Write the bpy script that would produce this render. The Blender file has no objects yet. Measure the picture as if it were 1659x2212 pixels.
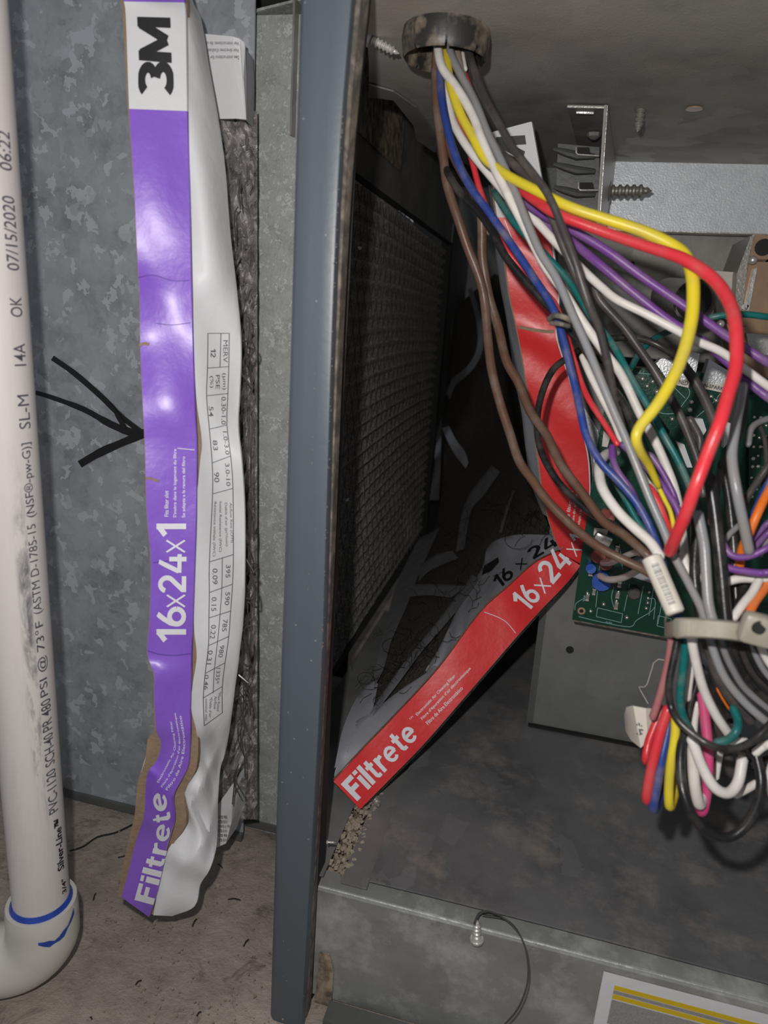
import bpy, bmesh, math, random
import numpy as np
from mathutils import Vector, Matrix
random.seed(7)
SC = bpy.context.scene
COL = SC.collection
# ------------------------------------------------------------------ camera
F = 1500.0; PIT = math.radians(15.9); YAW = math.radians(13); ROLL = .0705
H = .36                                             # lens height above the concrete
fwd = Vector((-math.sin(YAW)*math.cos(PIT), math.cos(YAW)*math.cos(PIT), -math.sin(PIT)))
r0 = Vector((math.cos(YAW), math.sin(YAW), 0)); u0 = r0.cross(fwd)
RT = math.cos(ROLL)*r0 + math.sin(ROLL)*u0
UP = -math.sin(ROLL)*r0 + math.cos(ROLL)*u0
CAM = Vector((0, 0, H))
cd = bpy.data.cameras.new('camera'); cam = bpy.data.objects.new('camera', cd); COL.objects.link(cam)
cd.sensor_fit = 'VERTICAL'; cd.sensor_height = 36; cd.sensor_width = 27; cd.lens = F/2212*36
cd.clip_start = .01; cd.clip_end = 20
cd.dof.use_dof = True; cd.dof.focus_distance = .40; cd.dof.aperture_fstop = 11
m = Matrix.Identity(4)
for i in range(3):
    m[i][0] = RT[i]; m[i][1] = UP[i]; m[i][2] = -fwd[i]; m[i][3] = CAM[i]
cam.matrix_world = m
SC.camera = cam
# ------------------------------------------------------------------ light: dim room + the phone's flash beside the lens
w = bpy.data.worlds.new('room'); SC.world = w; w.use_nodes = True
w.node_tree.nodes['Background'].inputs[0].default_value = (.85, .92, 1, 1)
w.node_tree.nodes['Background'].inputs[1].default_value = .18
ld = bpy.data.lights.new('flash', 'POINT'); ld.energy = 3.3; ld.shadow_soft_size = .0035
ld.color = (1, .97, .93)
lo = bpy.data.objects.new('flash', ld); COL.objects.link(lo)
lo.location = CAM - .017*RT + .030*UP
vs = SC.view_settings
vs.view_transform = 'Standard'; vs.look = 'None'; vs.gamma = 1; vs.exposure = 0; vs.use_curve_mapping = False

# ------------------------------------------------------------------ pixel <-> place helpers (used to measure the place)
def ray(x, y): return fwd + float((x-829.5)/F)*RT + float((1106-y)/F)*UP
def P(x, y, d): return CAM + ray(x, y)*float(d)
def PXp(x, y, X): r = ray(x, y); return CAM + r*(X/r.x)
def PYp(x, y, Y): r = ray(x, y); return CAM + r*float(Y/r.y)
def PZp(x, y, Z): r = ray(x, y); return CAM + r*((Z-H)/r.z)
def proj(p):
    q = p-CAM; d = q.dot(fwd); return (829.5+F*q.dot(RT)/d, 1106-F*q.dot(UP)/d, d)

# ------------------------------------------------------------------ materials
def nt(name):
    m = bpy.data.materials.new(name); m.use_nodes = True
    return m, m.node_tree, m.node_tree.nodes['Principled BSDF']
def coords(t, scale=(1, 1, 1)):
    tc = t.nodes.new('ShaderNodeTexCoord'); mp = t.nodes.new('ShaderNodeMapping')
    mp.inputs['Scale'].default_value = scale
    t.links.new(tc.outputs['Object'], mp.inputs['Vector']); return mp.outputs['Vector']
def noise(t, v, scale, detail=4, rough=.55, dist=0):
    n = t.nodes.new('ShaderNodeTexNoise'); n.inputs['Scale'].default_value = scale
    n.inputs['Detail'].default_value = detail; n.inputs['Roughness'].default_value = rough
    n.inputs['Distortion'].default_value = dist
    t.links.new(v, n.inputs['Vector']); return n.outputs['Fac']
def ramp(t, fac, stops):
    r = t.nodes.new('ShaderNodeValToRGB'); e = r.color_ramp.elements
    while len(e) < len(stops): e.new(.5)
    for k, (p, c) in enumerate(stops):
        e[k].position = p; e[k].color = (c[0], c[1], c[2], 1) if not isinstance(c, (int, float)) else (c, c, c, 1)
    t.links.new(fac, r.inputs['Fac']); return r.outputs['Color']
def mix(t, fac, a, b, mode='MIX'):
    n = t.nodes.new('ShaderNodeMix'); n.data_type = 'RGBA'; n.blend_type = mode
    for s, v in ((0, fac), (6, a), (7, b)):
        if hasattr(v, 'is_linked') or hasattr(v, 'links'): t.links.new(v, n.inputs[s])
        elif s == 0: n.inputs[0].default_value = v
        else: n.inputs[s].default_value = (v[0], v[1], v[2], 1)
    return n.outputs[2]
def bump(t, b, h, strength, dist=.001):
    n = t.nodes.new('ShaderNodeBump'); n.inputs['Strength'].default_value = strength; n.inputs['Distance'].default_value = dist
    t.links.new(h, n.inputs['Height']); t.links.new(n.outputs[0], b.inputs['Normal'])
def plain(name, c, rough=.5, metal=0, bumps=None, var=.0, vs=200, spec=.5, coat=0):
    m, t, b = nt(name); v = coords(t)
    b.inputs['Base Color'].default_value = (*c, 1); b.inputs['Roughness'].default_value = rough
    b.inputs['Metallic'].default_value = metal; b.inputs['Specular IOR Level'].default_value = spec
    b.inputs['Coat Weight'].default_value = coat; b.inputs['Coat Roughness'].default_value = .15
    if var:
        n = noise(t, v, vs)
        t.links.new(mix(t, n, tuple(k*(1-var) for k in c), tuple(min(1, k*(1+var)) for k in c)), b.inputs['Base Color'])
    if bumps: bump(t, b, noise(t, v, bumps[0], 3), bumps[1], bumps[2] if len(bumps) > 2 else .001)
    return m
def dusty(name, c, dust, amt=.45, scale=90, rough=.42, lo=.42, hi=.68, spec=.4):
    m, t, b = nt(name); v = coords(t)
    f = ramp(t, noise(t, v, scale, 5, .6), [(lo, 0.0), (hi, amt)])
    t.links.new(mix(t, f, c, dust), b.inputs['Base Color'])
    b.inputs['Roughness'].default_value = rough; b.inputs['Specular IOR Level'].default_value = spec
    bump(t, b, noise(t, v, 900, 2), .15, .0003)
    return m
def galv(name, dark, mid, light, scale=110, rough=.5, metal=.35, flakes=.8, dirt=None, bumpy=.2):
    m, t, b = nt(name); v = coords(t)
    n0 = t.nodes.new('ShaderNodeTexNoise'); n0.inputs['Scale'].default_value = scale*.9; n0.inputs['Detail'].default_value = 3
    t.links.new(v, n0.inputs['Vector'])
    mx = t.nodes.new('ShaderNodeVectorMath'); mx.operation = 'MULTIPLY_ADD'
    mx.inputs[1].default_value = (.018,)*3
    t.links.new(n0.outputs['Color'], mx.inputs[0]); t.links.new(v, mx.inputs[2])
    vo = t.nodes.new('ShaderNodeTexVoronoi'); vo.inputs['Scale'].default_value = scale
    t.links.new(mx.outputs[0], vo.inputs['Vector'])
    sp = t.nodes.new('ShaderNodeSeparateColor'); t.links.new(vo.outputs['Color'], sp.inputs[0])
    base = ramp(t, noise(t, v, scale*.22, 6, .65), [(.3, dark), (.55, mid), (.8, mid)])
    c1 = mix(t, ramp(t, sp.outputs[0], [(.0, .0), (.5, .25), (.86, .35), (.9, 1.0)]), base, light)
    fl = mix(t, flakes, base, c1)
    if dirt:
        fl = mix(t, ramp(t, noise(t, v, dirt[1], 6, .7), [(dirt[2], 0.0), (dirt[3], dirt[4])]), fl, dirt[0])
    t.links.new(fl, b.inputs['Base Color'])
    b.inputs['Metallic'].default_value = metal
    rr = ramp(t, sp.outputs[1], [(0, rough-.08), (1, rough+.12)]); t.links.new(rr, b.inputs['Roughness'])
    bump(t, b, noise(t, v, 700, 3), bumpy, .0004)
    return m
M = {}
M['duct'] = galv('galvanised duct sheet', (.20, .215, .235), (.35, .37, .40), (.54, .575, .62), 165, .5, .2, .75)
M['channel'] = galv('galvanised channel', (.26, .27, .26), (.36, .375, .36), (.58, .61, .60), 330, .55, .15, .75, bumpy=.5)
M['pan'] = galv('dusty base pan steel', (.10, .104, .11), (.18, .182, .188), (.26, .26, .27), 60, .5, .2, .35, ((.38, .33, .28), 22, .50, .70, .75))
M['rail'] = galv('stained galvanised rail', (.16, .16, .15), (.27, .275, .26), (.42, .43, .43), 45, .42, .2, .12, ((.50, .50, .48), 26, .50, .66, .75))
M['top'] = galv('dusty top plate steel', (.26, .252, .235), (.42, .405, .38), (.50, .49, .47), 60, .55, .1, .3, ((.50, .43, .34), 14, .48, .7, .7), .5)
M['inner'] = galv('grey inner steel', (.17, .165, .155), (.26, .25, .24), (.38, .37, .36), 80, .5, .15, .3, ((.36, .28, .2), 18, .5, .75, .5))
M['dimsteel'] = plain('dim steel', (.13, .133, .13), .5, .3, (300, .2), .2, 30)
M['box'] = galv('control box steel', (.16, .16, .16), (.235, .238, .235), (.3, .3, .3), 50, .5, .25, .25, ((.2, .18, .15), 60, .55, .8, .4))
M['bright'] = galv('bright zinc panel', (.66, .70, .76), (.80, .84, .89), (.92, .94, .97), 500, .38, .2, .5, bumpy=.6)
M['steel'] = plain('bare steel', (.62, .60, .57), .32, .45, (400, .3), .2, 300)
M['darkscrew'] = plain('weathered screw steel', (.34, .32, .29), .4, .4, (600, .3), .3, 400)
M['post'] = None
m_, t_, b_ = nt('slate blue cabinet paint'); v_ = coords(t_)
sp_ = t_.nodes.new('ShaderNodeTexVoronoi'); sp_.inputs['Scale'].default_value = 130; t_.links.new(v_, sp_.inputs['Vector'])
t_.links.new(mix(t_, ramp(t_, sp_.outputs['Distance'], [(.035, 1.0), (.06, 0.0)]), (.085, .105, .125), (.24, .26, .28)), b_.inputs['Base Color'])
b_.inputs['Roughness'].default_value = .42
bump(t_, b_, noise(t_, v_, 350, 2), .12, .0005); M['post'] = m_
M['postdust'] = dusty('dust on cabinet edge', (.10, .09, .08), (.30, .25, .20), .9, 160, .8)
M['black'] = plain('black gap shade', (.012, .012, .012), .7)  # flat black standing in for the shade inside holes, slots and gaps
M['rust'] = dusty('dusty brown lining', (.13, .095, .07), (.42, .33, .24), .9, 130, .85, .40, .62)
# concrete
m_, t_, b_ = nt('rough concrete'); v_ = coords(t_)
n1 = noise(t_, v_, 14, 8, .7); n2 = noise(t_, v_, 160, 5, .7); n3 = noise(t_, v_, 45, 6, .75, .6)
c_ = ramp(t_, n1, [(.3, (.20, .162, .137)), (.5, (.36, .30, .26)), (.72, (.50, .43, .37))])
c_ = mix(t_, ramp(t_, n3, [(.56, 0.0), (.68, .75)]), c_, (.10, .08, .062))
c_ = mix(t_, ramp(t_, n2, [(.60, 0.0), (.72, .6)]), c_, (.52, .45, .38))
t_.links.new(c_, b_.inputs['Base Color']); b_.inputs['Roughness'].default_value = .9
bump(t_, b_, mix(t_, .5, n3, n2), .8, .004); M['concrete'] = m_
M['rubble'] = plain('loose rubble', (.33, .27, .21), .9, 0, (800, .6), .5, 700)
# card and print
def card(name, c, rough=.5, coat=0, bs=60, bd=.4, spec=.5):
    m, t, b = nt(name); v = coords(t)
    t.links.new(mix(t, noise(t, v, 30, 5), tuple(k*.93 for k in c), c), b.inputs['Base Color'])
    b.inputs['Roughness'].default_value = rough; b.inputs['Coat Weight'].default_value = coat; b.inputs['Coat Roughness'].default_value = .30
    b.inputs['Specular IOR Level'].default_value = spec
    bump(t, b, noise(t, v, bs, 4), bd, .002); return m
M['purple'] = card('glossy purple print', (.265, .115, .66), .42, .40, 55, .45)
M['red'] = card('glossy red print', (.76, .024, .028), .42, .25, 60, .35)
M['white'] = card('white card', (.74, .74, .76), .55, .1, 55, .35)
M['whiteprint'] = plain('white ink', (.80, .79, .84), .5)
M['blackink'] = plain('black ink', (.015, .015, .017), .5)
M['greyink'] = plain('grey ink', (.13, .13, .14), .6)
M['faintink'] = plain('faded pipe ink', (.08, .08, .1), .6)
M['brown'] = plain('brown cardboard', (.30, .205, .135), .85, 0, (500, .5), .25, 250)
M['greycard'] = card('grey backed card', (.40, .41, .45), .6, 0)
M['darkcard'] = card('dark grey card', (.22, .225, .245), .7, 0, 70, .5)  # darker grey on most card webs and torn ribbons
M['fur'] = plain('clogged dusty filter mat', (.062, .052, .040), .95, 0, (420, 1.0, .004), .5, 180)
M['hair'] = plain('black lint fibre', (.012, .012, .011), .8)
# pleated media (dark, wet looking)
m_, t_, b_ = nt('clogged pleated media'); v_ = coords(t_)
n2 = noise(t_, v_, 420, 4, .7, 1.2)
t_.links.new(ramp(t_, n2, [(.35, (.18, .168, .16)), (.7, (.85, .80, .76))]), b_.inputs['Base Color'])
b_.inputs['Roughness'].default_value = .26
bump(t_, b_, n2, 1.0, .003); M['media'] = m_
m_, t_, b_ = nt('crumpled silver grey film'); v_ = coords(t_)
n2 = noise(t_, v_, 110, 5, .6, 1.6)
t_.links.new(ramp(t_, n2, [(.3, (.14, .13, .125)), (.5, (.42, .39, .385)), (.75, (.70, .67, .67))]), b_.inputs['Base Color'])
b_.inputs['Roughness'].default_value = .3; b_.inputs['Metallic'].default_value = .25
bump(t_, b_, n2, 1.0, .004); M['film'] = m_
M['meshwire'] = plain('thin black wire', (.10, .10, .10), .3, .4)
# pipe
m_, t_, b_ = nt('white pvc'); v_ = coords(t_, (1, 1, .12))
t_.links.new(mix(t_, ramp(t_, noise(t_, v_, 60, 5, .7), [(.5, 0.0), (.75, .35)]), (.66, .62, .60), (.42, .37, .33)), b_.inputs['Base Color'])
b_.inputs['Roughness'].default_value = .4; M['pvc'] = m_
def vmath(t, op, a, b):
    n = t.nodes.new('ShaderNodeMath'); n.operation = op
    for k, v in enumerate((a, b)):
        if hasattr(v, 'links'): t.links.new(v, n.inputs[k])
        else: n.inputs[k].default_value = v
    return n.outputs[0]
sx_ = t_.nodes.new('ShaderNodeSeparateXYZ'); t_.links.new(coords(t_), sx_.inputs[0])
# black scuffs rubbed along one flank of the pipe (sx = sine of the angle round the barrel)
sa_ = vmath(t_, 'DIVIDE', vmath(t_, 'ADD', vmath(t_, 'MULTIPLY', sx_.outputs[0], .7325), vmath(t_, 'MULTIPLY', sx_.outputs[1], .6807)), .01335)
mz_ = ramp(t_, vmath(t_, 'MULTIPLY', sx_.outputs[2], 2.5), [(.20, 0.0), (.30, .9), (.52, 1.0), (.68, 0.0)])
ma_ = ramp(t_, vmath(t_, 'ADD', vmath(t_, 'MULTIPLY', sa_, .5), .5), [(.50, 0.0), (.58, .8), (.70, 1.0), (.74, 0.0)])
mn_ = ramp(t_, noise(t_, coords(t_, (1, 1, .22)), 130, 6, .75, .4), [(.44, 0.0), (.60, .95)])
old_ = b_.inputs['Base Color'].links[0].from_socket
t_.links.new(mix(t_, mix(t_, 1.0, mix(t_, 1.0, mz_, ma_, 'MULTIPLY'), mn_, 'MULTIPLY'), old_, (.10, .10, .105)), b_.inputs['Base Color'])
M['fitting'] = plain('cream pvc fitting', (.60, .57, .52), .38, 0, (60, .1), .1, 40)
M['primer'] = plain('blue pvc cement', (.02, .06, .36), .4, 0, None, .6, 200)
m_, t_, b_ = nt('black scuff'); v_ = coords(t_, (1, 1, .18))
t_.links.new(ramp(t_, noise(t_, v_, 170, 6, .75, .5), [(.36, (.13, .13, .14)), (.50, (.36, .34, .33)), (.60, (.64, .60, .58))]), b_.inputs['Base Color']); b_.inputs['Roughness'].default_value = .5; M['smudge'] = m_
M['marker'] = plain('black marker', (.010, .010, .011), .45, 0, None, .3, 500)
# electronics
M['pcb'] = plain('green circuit board', (.003, .052, .032), .28, 0, (500, .2), .35, 120)
M['pcbedge'] = plain('board edge', (.05, .13, .08), .5)
M['trace'] = plain('board legend ink', (.25, .42, .40), .5)
M['solder'] = plain('solder', (.78, .76, .72), .18, .9)
M['label'] = plain('cream label', (.66, .61, .54), .5, 0, None, .1, 100)
M['yellowbar'] = plain('yellow label ink', (.68, .47, .01), .5)
M['greybar'] = plain('grey label print', (.30, .29, .28), .6, 0, None, .5, 1500)
M['silvertab'] = plain('silver relay can', (.72, .73, .75), .3, .55, (900, .5, .0004))
M['copper'] = plain('amber bakelite', (.40, .25, .15), .3, 0, (60, .2), .4, 70, .6, .4)
M['tie'] = dusty('yellowed nylon tie', (.36, .34, .28), (.20, .17, .13), .6, 60, .35)
M['clearnylon'] = plain('smoky nylon standoff', (.12, .11, .11), .2, .2)
M['grommet'] = dusty('dusty black grommet', (.020, .018, .017), (.34, .27, .2), .85, 75, .45, .45, .66, .8)
M['spade'] = plain('blue vinyl', (.03, .10, .45), .35)
M['redvinyl'] = plain('red vinyl', (.26, .06, .045), .35)
DUST = (.30, .245, .19)
WC = dict(white=(.74, .70, .66), yellow=(.72, .58, .03), red=(.66, .035, .05), purple=(.17, .055, .27), teal=(.006, .13, .125),
          blue=(.022, .05, .24), grey=(.25, .25, .265), dark=(.055, .048, .048), black=(.014, .014, .015), brown=(.125, .065, .042),
          tan=(.27, .215, .165), orange=(.80, .17, .015), pink=(.66, .06, .22))
WM = {}
for k, c in WC.items():
    WM[k] = dusty(k+' wire jacket', c, DUST if k not in ('black', 'dark', 'brown') else (.20, .17, .145), {'white': .35, 'black': .35, 'brown': .8, 'yellow': .35, 'red': .3}.get(k, .5), 75,
                  .3 if k in ('black', 'grey', 'red') else .38, .46, .75)

# ------------------------------------------------------------------ mesh helpers
def tagp(o, label=None, cat=None, group=None, kind=None):
    if label: o['label'] = label
    if cat: o['category'] = cat
    if group: o['group'] = group
    if kind: o['kind'] = kind
    return o
def empty(name, loc, label, cat, group=None):
    o = bpy.data.objects.new(name, None); COL.objects.link(o); o.location = loc; o.empty_display_size = .01
    return tagp(o, label, cat, group)
def wloc(o):
    v = Vector((0, 0, 0))
    while o: v += o.location; o = o.parent
    return v
class MB:
    def __init__(s): s.v = []; s.f = []
    def add(s, vs, fs):
        n = len(s.v); s.v += [Vector(p) for p in vs]; s.f += [[i+n for i in f] for f in fs]; return s
    def box(s, c, sz, R=None):
        c = Vector(c); o = []
        for x in (-1, 1):
            for y in (-1, 1):
                for z in (-1, 1):
                    p = Vector((x*sz[0]/2, y*sz[1]/2, z*sz[2]/2)); o.append(c+(R @ p if R else p))
        return s.add(o, [(0, 1, 3, 2), (4, 6, 7, 5), (0, 4, 5, 1), (2, 3, 7, 6), (0, 2, 6, 4), (1, 5, 7, 3)])
    def bev(s, c, sz, b=.001, R=None):      # chamfered box
        bm = bmesh.new(); bmesh.ops.create_cube(bm, size=1)
        for v in bm.verts: v.co = Vector((v.co.x*sz[0], v.co.y*sz[1], v.co.z*sz[2]))
        bmesh.ops.bevel(bm, geom=bm.edges[:], offset=b, segments=2, affect='EDGES', profile=.5)
        bm.verts.index_update()
        r = s.add([Vector(c)+(R @ v.co if R else v.co) for v in bm.verts], [[v.index for v in f.verts] for f in bm.faces]); bm.free(); return r
    def prism(s, pts, vec):
        n = len(pts); vec = Vector(vec); a = [Vector(p) for p in pts]
        return s.add(a+[p+vec for p in a], [list(range(n)), list(range(2*n-1, n-1, -1))]+[(i, i+n, (i+1) % n+n, (i+1) % n) for i in range(n)])
    def grid(s, rows, th=None):              # rows of points -> sheet, optional thickness vector
        nr, nc = len(rows), len(rows[0]); vs = [p for r in rows for p in r]
        fs = [(i*nc+j, i*nc+j+1, (i+1)*nc+j+1, (i+1)*nc+j) for i in range(nr-1) for j in range(nc-1)]
        if th is None: return s.add(vs, fs)
        t = Vector(th); N = nr*nc; vs2 = vs+[Vector(p)+t for p in vs]
        fs2 = fs+[tuple(i+N for i in reversed(f)) for f in fs]
        b = [(0, j) for j in range(nc)]+[(i, nc-1) for i in range(1, nr)]+[(nr-1, j) for j in range(nc-2, -1, -1)]+[(i, 0) for i in range(nr-2, 0, -1)]
        ix = [i*nc+j for i, j in b]
        for k in range(len(ix)):
            a, c = ix[k], ix[(k+1) % len(ix)]; fs2.append((a, a+N, c+N, c))
        return s.add(vs2, fs2)
    def tube(s, pts, rad, n=8, cap=True):
        pts = [Vector(p) for p in pts]; k = len(pts)
        rad = rad if isinstance(rad, (list, tuple)) else [rad]*k
        T = [(pts[min(i+1, k-1)]-pts[max(i-1, 0)]).normalized() for i in range(k)]
        a = T[0].orthogonal().normalized(); vs = []
        for i in range(k):
            a = (a-T[i]*a.dot(T[i])).normalized(); b = T[i].cross(a)
            vs += [pts[i]+(a*math.cos(2*math.pi*j/n)+b*math.sin(2*math.pi*j/n))*rad[i] for j in range(n)]
        fs = [(i*n+j, i*n+(j+1) % n, (i+1)*n+(j+1) % n, (i+1)*n+j) for i in range(k-1) for j in range(n)]
        if cap: fs += [list(range(n-1, -1, -1)), list(range((k-1)*n, k*n))]
        return s.add(vs, fs)
    def build(s, name, mat, parent=None, smooth=False):
        off = wloc(parent) if parent else Vector((0, 0, 0))
        me = bpy.data.meshes.new(name); me.from_pydata([tuple(p-off) for p in s.v], [], s.f); me.validate()
        bm = bmesh.new(); bm.from_mesh(me); bmesh.ops.recalc_face_normals(bm, faces=bm.faces[:]); bm.to_mesh(me); bm.free()
        me.materials.append(mat)
        if smooth:
            me.polygons.foreach_set('use_smooth', [True]*len(me.polygons)); me.set_sharp_from_angle(angle=math.radians(38))
        o = bpy.data.objects.new(name, me); COL.objects.link(o)
        if parent: o.parent = parent
        return o
def cr(pts, n=6):                              # Catmull-Rom through tuples
    A = np.array(pts, float); out = []
    if len(A) < 3: return [tuple(A[0]+(A[-1]-A[0])*i/n) for i in range(n+1)]
    B = np.vstack([2*A[0]-A[1], A, 2*A[-1]-A[-2]])
    for i in range(1, len(B)-2):
        for k in range(n):
            t = k/n; p0, p1, p2, p3 = B[i-1], B[i], B[i+1], B[i+2]
            out.append(tuple(.5*((2*p1)+(-p0+p2)*t+(2*p0-5*p1+4*p2-p3)*t*t+(-p0+3*p1-3*p2+p3)*t**3)))
    out.append(tuple(A[-1])); return out
def seg(pts, n=4):
    out = []
    for a, b in zip(pts[:-1], pts[1:]):
        for k in range(n): out.append(tuple(a[i]+(b[i]-a[i])*k/n for i in range(len(a))))
    out.append(tuple(pts[-1])); return out
class Strip:
    """A long card face between two edges. L, R: matched stations (x, y, where); where = world Y of that point."""
    def __init__(s, L, R, sub=4, relief=None, smooth=True):
        f = cr if smooth else seg
        s.L = f(L, sub); s.R = f(R, sub); s.n = len(s.L); s.relief = relief
    def at(s, k, t, push=0.0):
        k = max(0, min(s.n-1.0001, k)); i = int(k); a = k-i
        def pt(A): return tuple(A[i][j]+(A[i+1][j]-A[i][j])*a for j in range(3))
        l, r = pt(s.L), pt(s.R)
        pl, pr = PYp(l[0], l[1], l[2]), PYp(r[0], r[1], r[2])
        p = pl.lerp(pr, t)
        if s.relief: push = push+s.relief(k/s.n, t)
        if push: p = p-(p-CAM).normalized()*push
        return p
    def st(s, x, y):
        best = None
        for k in range(s.n-1):
            for a in (0, .5):
                c = [(s.L[k][j]*(1-a)+s.L[k+1][j]*a+s.R[k][j]*(1-a)+s.R[k+1][j]*a)/2 for j in (0, 1)]
                d = (c[0]-x)**2+(c[1]-y)**2
                if best is None or d < best[0]: best = (d, k+a)
        k, t = best[1], .5
        for _ in range(7):
            q = proj(s.at(k, t)); qk = proj(s.at(k+.05, t)); qt = proj(s.at(k, t+.02))
            a, b, c, d = (qk[0]-q[0])/.05, (qt[0]-q[0])/.02, (qk[1]-q[1])/.05, (qt[1]-q[1])/.02
            D = a*d-b*c
            if abs(D) < 1e-9: break
            ex, ey = x-q[0], y-q[1]
            dk, dt = (ex*d-b*ey)/D, (a*ey-ex*c)/D
            k = max(0, min(s.n-1.01, k+max(-1.5, min(1.5, dk)))); t = max(-.3, min(1.3, t+max(-.5, min(.5, dt))))
        return k, t
    def px(s, x, y, push=.0005):
        k, t = s.st(x, y); return s.at(k, t, push)
    def mesh(s, mb, nc=6, th=(0, .0012, 0), k0=0, k1=None, t0=0, t1=1, push=0):
        k1 = s.n-1 if k1 is None else k1
        ks = sorted(set([k0, k1]+[k for k in range(s.n) if k0 < k < k1]))
        mb.grid([[s.at(k, t0+(t1-t0)*j/nc, push) for j in range(nc+1)] for k in ks], th); return mb
FONT_CACHE = {}
def arc(cx, cy, rx, ry, a0, a1, n=14): return [(cx+rx*math.cos(math.radians(a0+(a1-a0)*k/n)), cy+ry*math.sin(math.radians(a0+(a1-a0)*k/n))) for k in range(n+1)]
GLY = {'1': (.40, .17, [[(.03, .70), (.30, .93)], [(.30, 0), (.30, 1)]]), '6': (.62, .16, [arc(.32, .32, .23, .24, 0, 360, 20), [(.09, .33), (.12, .52), (.25, .76), (.40, .97)]]),
       '2': (.60, .16, [arc(.30, .68, .21, .24, 165, -40)+[(.10, .10)], [(.05, .08), (.56, .08)]]), '4': (.64, .15, [[(.46, 0), (.46, .62)], [(.38, 1), (.07, .28)], [(.02, .25), (.62, .25)]]),
       'x': (1.0, .13, [[(.03, .03), (.97, .97)], [(.03, .97), (.97, .03)]]), '3': (.66, .22, [arc(.28, .72, .25, .19, 150, -75), arc(.28, .29, .27, .20, 80, -150)]),
       'M': (1.05, .24, [[(.12, 0), (.12, 1)], [(.93, 0), (.93, 1)], [(.16, .92), (.52, .12)], [(.89, .92), (.52, .12)]]), 'F': (.60, .22, [[(.11, 0), (.11, 1)], [(.02, .89), (.58, .89)], [(.02, .50), (.52, .50)]]),
       'i': (.22, .20, [[(.11, 0), (.11, .70)], [(.11, .82), (.11, .99)]]), 'l': (.22, .20, [[(.11, 0), (.11, 1)]]), 't': (.40, .17, [[(.17, .92), (.17, .16), (.24, .07), (.36, .08)], [(.0, .65), (.36, .65)]]),
       'r': (.42, .17, [[(.10, 0), (.10, .72)], [(.10, .42), (.17, .58), (.38, .63)]]), 'e': (.60, .15, [arc(.29, .35, .22, .28, 0, 318), [(.08, .37), (.54, .37)]])}
def stroke_uv(txt):
    vs, fs, X = [], [], 0
    for ch in txt:
        w_, t_, st_ = GLY[ch]
        for l in st_:
            l = seg(l, 3) if len(l) < 6 else l; n = len(vs)
            for i, p in enumerate(l):
                a, b = l[max(i-1, 0)], l[min(i+1, len(l)-1)]; dx, dy = b[0]-a[0], b[1]-a[1]; d = math.hypot(dx, dy) or 1
                vs += [(X+p[0]-dy/d*t_/2, p[1]+dx/d*t_/2), (X+p[0]+dy/d*t_/2, p[1]-dx/d*t_/2)]
            fs += [[n+2*i, n+2*i+1, n+2*i+3, n+2*i+2] for i in range(len(l)-1)]
        X += w_+.05
    x0, x1 = min(v[0] for v in vs), max(v[0] for v in vs)
    return [((v[0]-x0)/(x1-x0), max(0, min(1, v[1]))) for v in vs], fs
def text_uv(txt, bold=0, shear=0, cuts=10):
    key = (txt, bold, shear, cuts)
    if key in FONT_CACHE: return FONT_CACHE[key]
    if all(ch in GLY for ch in txt): FONT_CACHE[key] = stroke_uv(txt); return FONT_CACHE[key]
    cu = bpy.data.curves.new('lettering', 'FONT'); cu.body = txt; cu.size = 1; cu.offset = 0 if 'M' in txt else bold; cu.shear = shear; cu.resolution_u = 3
    ob = bpy.data.objects.new('lettering', cu); COL.objects.link(ob)
    dg = bpy.context.evaluated_depsgraph_get(); dg.update()
    me = bpy.data.meshes.new_from_object(ob.evaluated_get(dg))
    bpy.data.objects.remove(ob); bpy.data.curves.remove(cu)
    bm = bmesh.new(); bm.from_mesh(me); bpy.data.meshes.remove(me); bmesh.ops.triangulate(bm, faces=bm.faces[:])
    xs = [v.co.x for v in bm.verts]; ys = [v.co.y for v in bm.verts]
    x0, x1, y0, y1 = min(xs), max(xs), min(ys), max(ys)
    for k in range(1, 4): bmesh.ops.bisect_plane(bm, geom=bm.verts[:]+bm.edges[:]+bm.faces[:], plane_co=(0, y0+(y1-y0)*k/4, 0), plane_no=(0, 1, 0))
    for k in range(1, cuts):
        bmesh.ops.bisect_plane(bm, geom=bm.verts[:]+bm.edges[:]+bm.faces[:], plane_co=(x0+float(x1-x0)*k/cuts, 0, 0), plane_no=(1, 0, 0))
    bm.verts.index_update()
    r = ([((v.co.x-x0)/(x1-x0), (v.co.y-y0)/(y1-y0)) for v in bm.verts], [[v.index for v in f.verts] for f in bm.faces]); bm.free()
    FONT_CACHE[key] = r; return r
def lettering(mb, txt, quad, fn, bold=.0, shear=0, cuts=6):
    """quad = baseline start, baseline end, top start, top end (pixels of the measured photo); fn -> place on the surface"""
    uv, fs = text_uv(txt, bold, shear, cuts)
    a, b, c, d = quad
    mb.add([fn(*[(a[i]*(1-u)+b[i]*u)*(1-v)+(c[i]*(1-u)+d[i]*u)*v for i in (0, 1)]) for u, v in uv], fs)
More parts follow.
